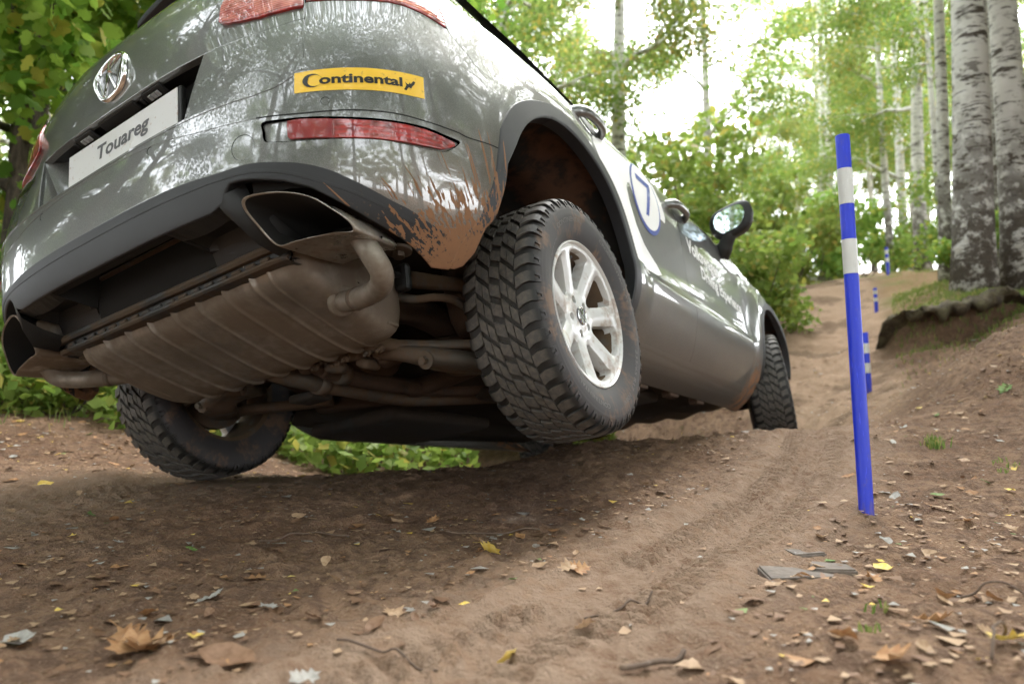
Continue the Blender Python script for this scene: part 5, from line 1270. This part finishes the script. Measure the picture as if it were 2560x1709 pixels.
# the uncountable rest: crumbs of leaf and bark
V=[];F=[];MI=[];mats=[M_lv[k] for k in ('tan','oak','brown','yellow','grey','green')]
N_=52000; b=0
xs=rng.uniform(-4.5,4.8,N_);ys=rng.uniform(.7,8,N_); k=(np.abs(xs/ys)<.80); xs=xs[k];ys=ys[k]
u,_=track_uv(xs,ys,TRK,TL); dens=np.where(np.abs(u)<.22,.07,1.)*np.where((fbm(xs,ys,1.1,3,.5,70)+.15+.35*smooth(1.2,3.0,np.abs(xs-.3))+.3*smooth(1.8,.9,ys))>0.12,1,.22)
k=rng.random(len(xs))<dens; xs=xs[k];ys=ys[k]; zs=gz(xs,ys)
for x,y,z in zip(xs,ys,zs):
    s=rr.uniform(.0028,.0095)*(1+1.1*(rr.random()<.12)); a=rr.uniform(0,6.28); e=rr.uniform(.35,.9); t1=rr.uniform(-.5,.5)*s;t2=rr.uniform(-.5,.5)*s
    ca,sa=math.cos(a),math.sin(a)
    for (u_,v_,w_) in ((-s,-s*e*.7,t1),(s*.8,-s*e,0),(s,s*e*.8,t2),(-s*.7,s*e,0)): V.append((x+u_*ca-v_*sa,y+u_*sa+v_*ca,z+.0035+abs(w_)))
    F.append((b,b+1,b+2,b+3)); b+=4; MI.append(rr.choices(range(6),[.34,.10,.40,.02,.13,.01])[0])
o=bpy.data.objects.new('leaf_litter',bulk('leaf_litter',V,F,mats,MI)); COL.objects.link(o); tag(o,'crumbled dry leaves and bark scattered over the forest floor',kind='stuff')
# twigs
M_twig=dirty_metal('twig_bark',(.10,.065,.045),(.20,.14,.10),.4,0,.8,30)
for k,(px,py,L_,a,lab) in enumerate([(1420,1395,.16,.5,'thin twig on the bare soil right of centre'),(700,1240,.22,.2,'dark twig lying left of the middle'),(1130,1230,.26,.25,'dark twig behind the lobed tan leaf'),(1500,1520,.13,.7,'short thick twig in the litter at the bottom'),(2300,1400,.12,-.6,'bent dark root sticking up at right'),(2290,1520,.15,.9,'curved twig at the lower right corner'),(880,1500,.18,2.7,'thin straw at the bottom')]):
    h=ground_at_px(px,py)
    if not h: continue
    r=random.Random(k); pts=[]
    for t in np.linspace(-.5,.5,7):
        x=h[0]+L_*t*math.cos(a)+r.uniform(-.006,.006);y=h[1]+L_*t*math.sin(a)+r.uniform(-.006,.006); pts.append((x,y,float(gz(x,y)[0])+.006+(.03*math.cos(t*3.1) if k in(4,5) else .003)))
    V,F=tube(crom(pts,3),[.0022+.002*(k==3)]*(19),6); tag(mesh_obj('twig',V,F,M_twig),lab,'twig','twigs on the soil')
# flat stones
def stone(px,py,loop,h,rot,lab,d=.02):
    g=ground_at_px(px,py); c,s=math.cos(rot),math.sin(rot); L=[(g[0]+x*c-y*s,g[1]+x*s+y*c) for x,y in loop]; z=float(np.mean(gz(np.array([l[0] for l in L]),np.array([l[1] for l in L]))))
    bm=bmesh.new(); lo_=[bm.verts.new((x,y,z-.03)) for x,y in L]; f=bm.faces.new(lo_); r=bmesh.ops.extrude_face_region(bm,geom=[f]); vs=[v for v in r['geom'] if isinstance(v,bmesh.types.BMVert)]
    for i,v in enumerate(vs): v.co.z=z+h+.004*math.sin(i*2.1)
    bmesh.ops.recalc_face_normals(bm,faces=bm.faces); bmesh.ops.bevel(bm,geom=bm.edges[:],offset=.004,segments=2,affect='EDGES')
    bm.verts.index_update(); V=[tuple(v.co) for v in bm.verts];F=[[q.index for q in f_.verts] for f_ in bm.faces]; bm.free(); tag(mesh_obj('flat_stone',V,F,M_stone,None,False),lab,'stone','flat stones set in the soil')
T=NT('grey_flat_stone'); p=T.obj(); n=T.noise(p,25,5,.65); T.bsdf(Base_Color=T.mix(T.ss(n,.35,.65),(.115,.095,.080),(.185,.150,.125)),Roughness=.85,Normal=T.bump(T.noise(p,90,4),.5,.004)); M_stone=T.m
stone(1818,1328,[(-.07,-.05),(.055,-.06),(.085,-.015),(.02,.05),(-.05,.055)],.004,.1,'left one of two flat grey stones below the tall pole')
stone(1893,1308,[(-.045,-.04),(.05,-.05),(.055,.04),(-.02,.045)],.007,-.15,'right one of two flat grey stones below the tall pole')
stone(1845,1270,[(-.05,-.03),(.03,-.04),(.045,.03),(-.03,.04)],.004,.3,'worn brown stone behind the two flat grey ones')
# ---------------------------------------------------------------- vegetation
def leafmat(name,c1,c2,c3,tr=.45):
    T=NT(name); g=T.n('NewGeometry').outputs['Random Per Island']; oi=T.n('ObjectInfo').outputs['Random']
    base=T.mix(T.ss(g,.15,.55),c1,c2); base=T.mix(T.ss(g,.80,.97),base,c3)
    hs_=T.n('HueSaturation'); T.set(hs_,'Color',base); T.set(hs_,'Value',T.math('ADD',T.math('MULTIPLY',oi,.35),.82)); T.set(hs_,'Hue',T.math('ADD',T.math('MULTIPLY',oi,.03),.485))
    b=T.n('BsdfPrincipled',Roughness=.55); T.set(b,'Base Color',hs_.outputs[0]); T.set(b,'Specular IOR Level',.35)
    t=T.n('BsdfTranslucent'); T.set(t,'Color',hs_.outputs[0]); m=T.n('MixShader',i0=tr); T.set(m,1,b.outputs[0]); T.set(m,2,t.outputs[0]); T.t.links.new(m.outputs[0],T.out.inputs['Surface']); return T.m
M_birchleaf=leafmat('birch_foliage',(.15,.235,.050),(.24,.32,.075),(.48,.38,.09),.55)
M_mapleleaf=leafmat('maple_foliage',(.15,.28,.040),(.29,.42,.065),(.48,.43,.08),.62)
M_bush=leafmat('undergrowth_foliage',(.16,.26,.045),(.26,.36,.075),(.38,.34,.07),.5)
M_dark=leafmat('dense_foliage',(.06,.115,.022),(.12,.19,.035),(.25,.22,.04))
def leaf_cloud(centers,radii,n,size,shape='diamond',flat=.0,seed=0,droop=0.):
    r=np.random.default_rng(seed); m=len(centers); w=np.array(radii)**2; w/=w.sum(); c=r.choice(m,n,p=w)
    d=r.normal(size=(n,3)); d/=np.linalg.norm(d,axis=1,keepdims=True); rad=r.random(n)**.45
    pos=np.array(centers)[c]+d*rad[:,None]*np.array(radii)[c][:,None]*np.array([1,1,.75])
    pos[:,2]-=droop*r.random(n)**2*np.array(radii)[c]
    nrm=r.normal(size=(n,3))*np.array([1,1,1.])+np.array([0,0,flat]); nrm/=np.linalg.norm(nrm,axis=1,keepdims=True)
    a=np.cross(nrm,r.normal(size=(n,3))); a/=np.linalg.norm(a,axis=1,keepdims=True); b=np.cross(nrm,a)
    s=size*(.65+.7*r.random(n))[:,None]
    if shape=='diamond':
        P4=[pos-a*s*.5,pos+b*s*.36-a*s*.05,pos+a*s*.55,pos-b*s*.36-a*s*.05]; k=4
    else:
        o=[(-.45,0),(-.25,.30),(-.05,.26),(.02,.52),(.18,.28),(.38,.30),(.52,0),(.38,-.30),(.18,-.28),(.02,-.52),(-.05,-.26),(-.25,-.30)]
        P4=[pos+a*s*u+b*s*v+nrm*s*(.12*abs(v)) for u,v in o]; k=len(o)
    V=np.stack(P4,1).reshape(-1,3); F=np.arange(n*k).reshape(n,k); return V,F
def trunk_parts(h,r0,lean,seed,branches=10,bstart=.3,blen=.28,curve=.04):
    rr=random.Random(seed); pts=[];rad=[]
    for i in range(14):
        t=i/13; pts.append((lean[0]*h*t+curve*h*.2*math.sin(t*4+seed),lean[1]*h*t+curve*h*.2*math.cos(t*3.3+seed),h*t-.15)); rad.append(r0*(1-t)**.75*(1+.22*math.exp(-t*h/.35))+.008)
    parts=[tube(pts,rad,12)]; tips=[]
    for k in range(branches):
        t=bstart+(1-bstart)*(k+.5)/branches*.96; i=int(t*13); f=t*13-i; p=[pts[i][j]*(1-f)+pts[min(i+1,13)][j]*f for j in range(3)]
        a=k*2.4+rr.uniform(-.5,.5); L=blen*h*(1-.65*abs(t-.45)-.3*t)*rr.uniform(.7,1.2); bp=[]
        for q in range(6):
            u=q/5; bp.append((p[0]+math.cos(a)*L*u,p[1]+math.sin(a)*L*u,p[2]+L*(.55*u-.35*u*u)+rr.uniform(-.04,.04)*L))
        rb=r0*(1-t)**.75*.45+.006; parts.append(tube(bp,[rb*(1-.8*u/5)+.003 for u in range(6)],6,False)); tips+= [(bp[3],L*.30),(bp[5],L*.36),(bp[4],L*.30)]
        for s_ in range(2):
            q=bp[2+s_]; aa=a+rr.choice([-1,1])*rr.uniform(.5,1.1); LL=L*.45; e=(q[0]+math.cos(aa)*LL,q[1]+math.sin(aa)*LL,q[2]+LL*.2); parts.append(tube([q,((q[0]+e[0])/2,(q[1]+e[1])/2,(q[2]+e[2])/2+.05*LL),e],[rb*.5,rb*.35,.004],5,False)); tips.append((e,LL*.6))
    return parts,tips
T=NT('birch_bark'); p=T.obj(); x,y,z=T.sep(p)
v=T.vmath('MULTIPLY',p,(1.2,1.2,5.5)); n=T.noise(v,3.2,5,.7); nn=T.noise(T.vmath('MULTIPLY',p,(3,3,26)),1.0,3,.6); low_=T.ss(T.math('ADD',z,T.math('MULTIPLY',T.noise(p,3,3),1.6)),3.6,1.5)
big=T.noise(T.vmath('MULTIPLY',p,(2.6,2.6,4.2)),1.6,4,.72); mask=T.math('MAXIMUM',T.ss(n,.555,.60),T.math('MULTIPLY',T.ss(nn,.60,.66),.85)); mask=T.math('MAXIMUM',mask,T.math('MULTIPLY',T.ss(z,4.6,1.6),T.ss(big,.545,.60))); mask=T.math('MAXIMUM',mask,T.math('MULTIPLY',low_,T.ss(T.noise(p,7,4,.7),.36,.52)))
base=T.mix(mask,T.mix(T.noise(p,2,3),(.50,.47,.44),(.72,.70,.68)),T.mix(T.noise(p,20,3),(.035,.028,.022),(.12,.095,.075)))
T.bsdf(Base_Color=base,Roughness=.8,Normal=T.bump(T.math('SUBTRACT',T.math('MULTIPLY',T.noise(p,16,4,.7),low_),T.math('MULTIPLY',mask,.3)),.9,.03)); M_birch=T.m
T=NT('dark_bark'); p=T.obj(); n=T.noise(T.vmath('MULTIPLY',p,(1,1,.25)),22,5,.7)
T.bsdf(Base_Color=T.mix(T.ss(n,.35,.65),(.035,.026,.019),(.13,.10,.075)),Roughness=.9,Normal=T.bump(n,1.0,.03)); M_bark=T.m
def make_tree(kind,seed,h,r0,lean=(0,0),leaves=16000,size=.075,bstart=.3,branches=12,blen=.28,mats=None,shape='diamond',droop=.8):
    parts,tips=trunk_parts(h,r0,lean,seed,branches,bstart,blen)
    V,F=join(parts); me=bpy.data.meshes.new('trunk'); me.from_pydata(V,[],F); me.materials.append(mats[0]); me.polygons.foreach_set('use_smooth',np.ones(len(me.polygons),dtype=bool)); me.update()
    V,F=leaf_cloud([t[0] for t in tips],[max(.25,t[1]) for t in tips],leaves,size,shape,.3,seed,droop); mc_=bulk('crown',V,F,[mats[1]])
    return me,mc_
TREE={}
def tree_var(name,*a,**k): TREE[name]=make_tree(*a,**k)
tree_var('birchA','b',1,13,.16,(0,0),26000,.085,.30,16,.24,(M_birch,M_birchleaf))
tree_var('birchB','b',2,14,.15,(.03,.01),24000,.085,.22,16,.22,(M_birch,M_birchleaf))
tree_var('birchC','b',3,11,.13,(-.03,0),22000,.080,.35,14,.26,(M_birch,M_birchleaf))
tree_var('slimbirch','b',14,11,.085,(.02,0),7000,.07,.40,12,.18,(M_birch,M_birchleaf))
tree_var('tallbirch','b',4,12,.20,(-.015,.0),9000,.07,.42,14,.20,(M_birch,M_birchleaf))
tree_var('shade_canopy','c',8,16,.24,(0,0),22000,.12,.42,20,.42,(M_bark,M_dark))
tree_var('maple','m',5,9,.15,(0,0),15000,.13,.12,16,.34,(M_bark,M_mapleleaf),'maple')
tree_var('oak','o',6,11,.22,(0,0),26000,.11,.15,16,.34,(M_bark,M_dark))
def tree(var,x,y,s=1,rz=0,label='',group='',crown=True,name='tree',cat='tree'):
    o=empty(name); o.location=(x,y,float(ghz(x,y)[0])-.02); o.rotation_euler=(0,0,rz); o.scale=(s,s,s)
    for nm,me in zip(('trunk','crown'),TREE[var]):
        if nm=='crown' and not crown: continue
        c=bpy.data.objects.new(nm,me); COL.objects.link(c); c.parent=o
    tag(o,label,cat,group); return o
# right: the big leaning pair and slimmer birches
tree('tallbirch',4.42,6.9,.93,3.3,'thick white birch with a black rough foot on the right bank','birches on the right bank',name='birch_tree',cat='birch')
tree('tallbirch',4.98,7.15,.78,1.9,'second birch close behind the thick one at the right edge','birches on the right bank',name='birch_tree',cat='birch')
for px,py,d,s,rz,var,lab in [(2170,640,9.5,.95,1,'slimbirch','slim birch left of the thick birch'),(2325,610,9.0,1.1,3,'slimbirch','slim white birch at the right edge behind the pair'),(2125,620,15.5,.92,2,'birchA','dark footed birch standing beyond the marker poles'),(2047,600,18,1.1,4,'slimbirch','straight birch above the farthest marker pole'),(2155,620,13.5,.8,5,'slimbirch','thin young birch between the thick birch and the dark footed one'),(2085,605,20,.9,2.6,'birchB','leaning birch right of the farthest marker pole'),
 (1890,625,21,1.4,1.1,'slimbirch','birch left of the tall marker pole, beyond the fallen logs'),(1918,628,22,1.3,2.1,'slimbirch','thin birch just left of the tall marker pole'),(1435,700,13,.95,3.1,'birchA','twin topped birch rising behind the car door mirror'),(1165,720,12,.95,4.2,'birchB','birch seen above the tail lamp corner'),(1620,690,16,.8,.4,'birchB','birch in the brush behind the mirror'),(2240,600,24,1.1,5.1,'birchB','pale birch seen between the slim and the thick birch'),(2000,610,27,.9,1.2,'birchC','pale birch right of the striped pole top'),(1950,610,30,.75,2.9,'birchA','distant light green birch behind the tall pole'),(1830,620,28,.62,.7,'birchB','small distant birch left of the tall pole'),(2100,600,30,1.1,3.9,'birchC','tall far birch above the poles'),(1740,640,24,.55,5.9,'birchA','low distant birch behind the mirror top')]:
    x,y,_=at(px,py,d); tree(var,x,y,s,rz,lab,'birches along the forest path',name='birch_tree',cat='birch')
# left: dark trunks with broad leaves
for x,y,s,rz,lab in [(-4.25,6.2,1.0,.3,'dark maple trunk at the left edge behind the car'),(-5.9,8.6,1.05,2.2,'maple farther left in the shade'),(-2.6,8.8,1.0,4.0,'maple whose leaves show over the tailgate'),(-7.8,6.4,1.0,1.1,'maple at the far left beyond the frame edge')]:
    tree('maple',x,y,s,rz,lab,'maples left of the car',name='maple_tree',cat='maple')
# forest around, also what the paint mirrors
fr=random.Random(21); k=0
ring=[]
for i in range(400):
    a=fr.uniform(0,2*math.pi); R=fr.uniform(11,34); x=R*math.sin(a);y=R*math.cos(a)
    if y>0 and -.05<x/y<.62 and R<19: continue
    if y>0 and .06<x/y<.39 and R<60: continue      # the opening above the path
    if y>0 and abs(x/y)<.9 and R<14: continue
    if any(math.hypot(x-u,y-v)<2.6 for u,v in ring): continue
    ring.append((x,y))
    if len(ring)>=64: break
for (x,y) in ring:
    front=y>abs(x)*1.0
    var=fr.choice(['birchA','birchB','birchC','oak','maple'] if x<0 else ['birchA','birchB','birchC','birchA','oak'])
    side='left' if x<0 else 'right'
    lab='%s %s of the wood %s of the car, %s'%({'oak':'dense dark tree','maple':'broad leaved tree'}.get(var,'pale birch'),'close' if math.hypot(x,y)<20 else ('farther back' if math.hypot(x,y)<27 else 'deep'),side,'at the far edge' if abs(x/y)>.7 else ('toward the edge' if abs(x/y)>.4 else 'near the middle')) if front else 'tree of the wood behind the photographer, %s side'%side
    tree(var,x,y,fr.uniform(.85,1.2),fr.uniform(0,6.28),lab,'wood %s, %s'%(side,'ahead' if front else 'behind'))
for i in range(16):   # edge of the far wood that closes the view
    a=-.55+1.35*i/15; R=36+3*math.sin(i*2.3); x=R*math.sin(a);y=R*math.cos(a)
    tree(('birchA','birchB','birchC')[i%3],x,y,(.60+.14*(i%2)) if .1<x/y<.40 else 1.0+.1*(i%3),i*1.7,'birch in the far row that closes the end of the path','far row of trees')
for x,y,s_,rz in [(9.6,3.2,1.0,1),(10.8,6.2,1.0,2),(12.4,9.0,1.1,5),(13.2,5.2,1.1,2.5),(11.5,.5,1.0,.3)]:
    tree('oak',x,y,s_,rz,'dense dark green tree in the wood right of the photographer','dense trees on the right side')
for x,y,s_,rz in [(-4.6,-2.6,1.0,0),(-1.0,-7.0,1.1,2.2),(7.4,.2,1.0,3.1),(-7.2,2.2,1.0,4.4),(2.2,-8.5,1.0,5.0),(-6.2,-6.0,1.1,.6),(8.6,-6.5,1.1,2.9),(8.6,4.6,.95,1.0),(-9.2,5.5,1.0,2.0),(5.6,-2.2,1.0,.4)]:  # unseen trees added so their crowns cut the sky light overhead
    tree('shade_canopy',x,y,s_,rz,'tall leafy tree added round the viewpoint to screen the sky','screening trees added round the viewpoint')
# bushes
def bush_mesh(seed,mat,n=3000,size=.075,h=1.5,w=.8,shape='diamond'):
    r=random.Random(seed); c=[];rd=[];parts=[]
    for k in range(13):
        a=r.uniform(0,6.28);q=r.random()**.6*w; z=r.uniform(.15,1)*h; c.append((q*math.cos(a),q*math.sin(a),z));rd.append(r.uniform(.22,.42)*min(1,h))
        parts.append(tube([(0.1*math.cos(a),.1*math.sin(a),-.1),(q*.6*math.cos(a),q*.6*math.sin(a),z*.5),c[-1]],[.012,.009,.004],5,False))
    V,F=leaf_cloud(c,rd,n,size,shape,.5,seed); me=bulk('foliage',V,F,[mat]); V,F=join(parts); ms=bpy.data.meshes.new('stem'); ms.from_pydata(V,[],F); ms.materials.append(M_bark); return ms,me
BU=[bush_mesh(31,M_bush),bush_mesh(32,M_bush,3200,.09,1.1,.9),bush_mesh(33,M_mapleleaf,2600,.12,1.3,.8,'maple'),bush_mesh(34,M_bush,4200,.05,.55,.6)]
def bush(v,x,y,s,rz,lab,grp):
    o=empty('bush'); o.location=(x,y,float(ghz(x,y)[0])-.03); o.scale=(s,s,s); o.rotation_euler=(0,0,rz)
    for nm,me in zip(('stem','foliage'),BU[v]): c=bpy.data.objects.new(nm,me); COL.objects.link(c); c.parent=o
    tag(o,lab,'bush',grp)
for px,py,d,v,s,lab in [(1640,640,9.5,0,1.3,'bright green bush behind the door mirror'),(1720,690,8.6,1,.9,'low leafy bush right of the bonnet'),(1560,640,10.5,0,1.5,'tall bush over the front of the car'),(1800,640,15,1,1.4,'bush at the left side of the dirt path'),(1700,620,13,0,1.6,'light green bush farther behind the mirror'),(1860,600,19,1,1.8,'bush among the fallen logs'),(2240,600,13,0,1.2,'yellowing bush between the birches'),(2320,640,8.4,3,1.2,'small bush behind the pair of birches'),(1960,600,21,1,1.6,'bush at the end of the path'),(2130,600,18,0,1.3,'bush below the dark footed birch'),(1500,640,13,0,1.8,'bush in the wood above the door handles')]:
    x,y,_=at(px,py,d); bush(v,x,y,s,d*1.3,lab,'bushes in the wood')
for i,(x,y,v,s) in enumerate([(-3.6,4.9,3,1.0),(-4.3,5.6,2,.8),(-3.1,5.9,3,1.2),(-5.2,5.5,1,1.0),(-2.4,6.6,2,.9),(-4.0,7.2,0,1.0),(-1.6,7.3,1,1.0),(-.8,6.9,3,1.3),(.0,7.6,3,1.3),(-2.9,4.6,3,.7),(-1.2,6.1,3,1.1),(-.3,8.4,1,1.0),(.8,8.2,3,1.4),(-6.2,7.0,0,1.2),(-1.9,8.6,0,1.0),(.4,6.6,3,1.0),(-5.0,4.4,3,1.0)]):
    bush(v,x,y,s,i*1.9,['low leafy plant just left of the left rear tyre','broad leaved maple seedling clump at the left edge','round low plant behind the litter at the left','taller shrub at the far left edge under the maple','maple seedlings behind the left tail pipe','tall shrub behind the bumper at far left','shrub hidden behind the left rear wheel','low plants in the middle of the gap under the car','low plants at the right end of the gap under the car','smallest plant beside the left tyre tread','nearest plant in the gap under the car floor','tall shrub beyond the gap under the car','wide shrub beyond the front axle','shrub at the foot of the far left maple','shrub behind the left half of the bumper','plant beyond the front left wheel','small plant at the lower left edge of the wood'][i],['low plants by the tyre','shrubs behind the tail','shrubs beyond the dip'][0 if x<-2.8 and y<6 else (1 if x<-2 else 2)])
# grass
V=[];F=[];b=0
def blades(cx,cy,n,sp,h):
    global b
    xs=cx+rng.normal(size=n)*sp;ys=cy+rng.normal(size=n)*sp; k_=(ys<4.5)|(np.abs(xs-.43*ys)>.10*ys)|(ys>16); xs=xs[k_];ys=ys[k_]; zs=gz(xs,ys)
    for x,y,z in zip(xs,ys,zs):
        a=rr.uniform(0,6.28);l=h*rr.uniform(.5,1.2);w=.0018+.0006*min(y,9)*.5;dx=math.cos(a)*l*.45;dy=math.sin(a)*l*.45
        V.extend([(x-w,y,z-.005),(x+w,y,z-.005),(x+w*.7+dx*.4,y+dy*.4,z+l*.65),(x-w*.7+dx*.4,y+dy*.4,z+l*.65)]); F.append((b,b+1,b+2,b+3)); b+=4
        V.extend([(x-w*.7+dx*.4,y+dy*.4,z+l*.65),(x+w*.7+dx*.4,y+dy*.4,z+l*.65),(x+dx,y+dy,z+l*.9),(x+dx,y+dy,z+l*.9)]); F.append((b,b+1,b+2,b+3)); b+=4
h=ground_at_px(2143,1020); blades(h[0],h[1],70,.022,.05)
for px,py,d in [(2110,720,7.3),(2160,700,7.6),(2070,725,9.3),(2250,705,6.8),(2200,720,7.2),(2330,700,6.9),(2140,690,8.6),(2100,690,9.5),(1850,665,15),(1960,650,17),(2080,650,15),(1780,670,12.5),(1800,655,16),(2180,680,9)]:
    x,y,_=at(px,py,d); blades(x,y,900,.28+d*.05,.035+.003*d)
for Q_,amp in SCARPS:
    for c in crom(Q_,5): blades(c[0]+.05,c[1]+.12,60,.10,.06)
for x,y in [(-3.4,4.2),(-3.0,4.6),(-1.9,5.2),(-1.2,5.3)]: blades(x,y,90,.30,.09)
for px,py in [(2290,1050),(2300,1075),(2325,1060),(2010,1415),(1995,1470)]:
    h=ground_at_px(px,py); blades(h[0],h[1],9,.012,.020)
g_=bulk('grass',V,F,[leafmat('grass_blades',(.12,.20,.035),(.22,.26,.07),(.40,.33,.12),.3)]); o=bpy.data.objects.new('grass',g_); COL.objects.link(o); tag(o,'thin grass on the banks and around the plants',kind='stuff')
# broad ground herbs at left
V,F=leaf_cloud([(-3.0+.45*i*.8,4.5+.25*math.sin(i*2)+.1*i,float(ghz(-3.0+.36*i,4.6)[0])+.12) for i in range(-3,8)],[.30]*11,2600,.085,'diamond',1.2,77)
o=bpy.data.objects.new('ground_cover',bulk('ground_cover',V,F,[M_bush])); COL.objects.link(o); tag(o,'low green ground cover left of and beyond the car',kind='stuff')
# fallen logs beyond the path
for px,py,d,L_,a,lab in [(1850,628,20,3.0,.15,'bleached fallen log beyond the bonnet'),(1880,640,19,2.2,-.1,'second bleached log below the first'),(1840,610,21,2.5,.3,'dark brush log above the bleached ones')]:
    x,y,_=at(px,py,d); z=float(ghz(x,y)[0]); V,F=tube([(x-L_*.5*math.cos(a),y-L_*.5*math.sin(a),z+.10),(x,y,z+.14),(x+L_*.5*math.cos(a),y+L_*.5*math.sin(a),z+.16)],[.10,.09,.06],10)
    tag(mesh_obj('fallen_log',V,F,M_birch if 'bleached' in lab else M_bark),lab,'log','fallen logs')

# ---------------------------------------------------------------- dust falling from the raised wheel
V=[];F=[]
for i,(x,y,z,w) in enumerate([(.10,2.12,-.13,.05),(.085,2.11,-.17,.07),(.065,2.10,-.22,.09),(.05,2.08,-.27,.11),(.04,2.07,-.315,.13)]):
    for k in range(16):
        a=2*math.pi*k/16; V.append((x+w*math.cos(a)*(1+.1*math.sin(3*a+i)),y+w*.8*math.sin(a),z))
for i in range(4):
    for k in range(16): F.append([i*16+k,i*16+(k+1)%16,(i+1)*16+(k+1)%16,(i+1)*16+k])
F.append(list(range(16))[::-1]); F.append([64+k for k in range(16)])
T=NT('falling_dust'); p=T.n('NewGeometry').outputs['Position']; dn=T.math('MULTIPLY',T.ss(T.noise(T.vmath('MULTIPLY',p,(1,1,.35)),22,4,.7),.35,.75),16.0)
x,y,z=T.sep(p); tz=T.ss(z,-.13,-.33); cx=T.math('ADD',.095,T.math('MULTIPLY',tz,-.055)); rad=T.vmath('LENGTH',T.comb(T.math('SUBTRACT',x,cx),T.math('SUBTRACT',y,2.10),0)); q_=T.math('DIVIDE',rad,T.math('ADD',.045,T.math('MULTIPLY',tz,.07)))
dn=T.math('MULTIPLY',T.math('MULTIPLY',dn,T.ss(q_,1.0,.1)),T.ss(z,-.125,-.16)); pv=T.n('VolumePrincipled',Color=(.86,.68,.52)); T.set(pv,'Density',dn); T.t.links.new(pv.outputs[0],T.out.inputs['Volume'])
o=mesh_obj('dust_plume',V,F,T.m); tag(o,'thin dust falling from the raised rear wheel',kind='stuff')
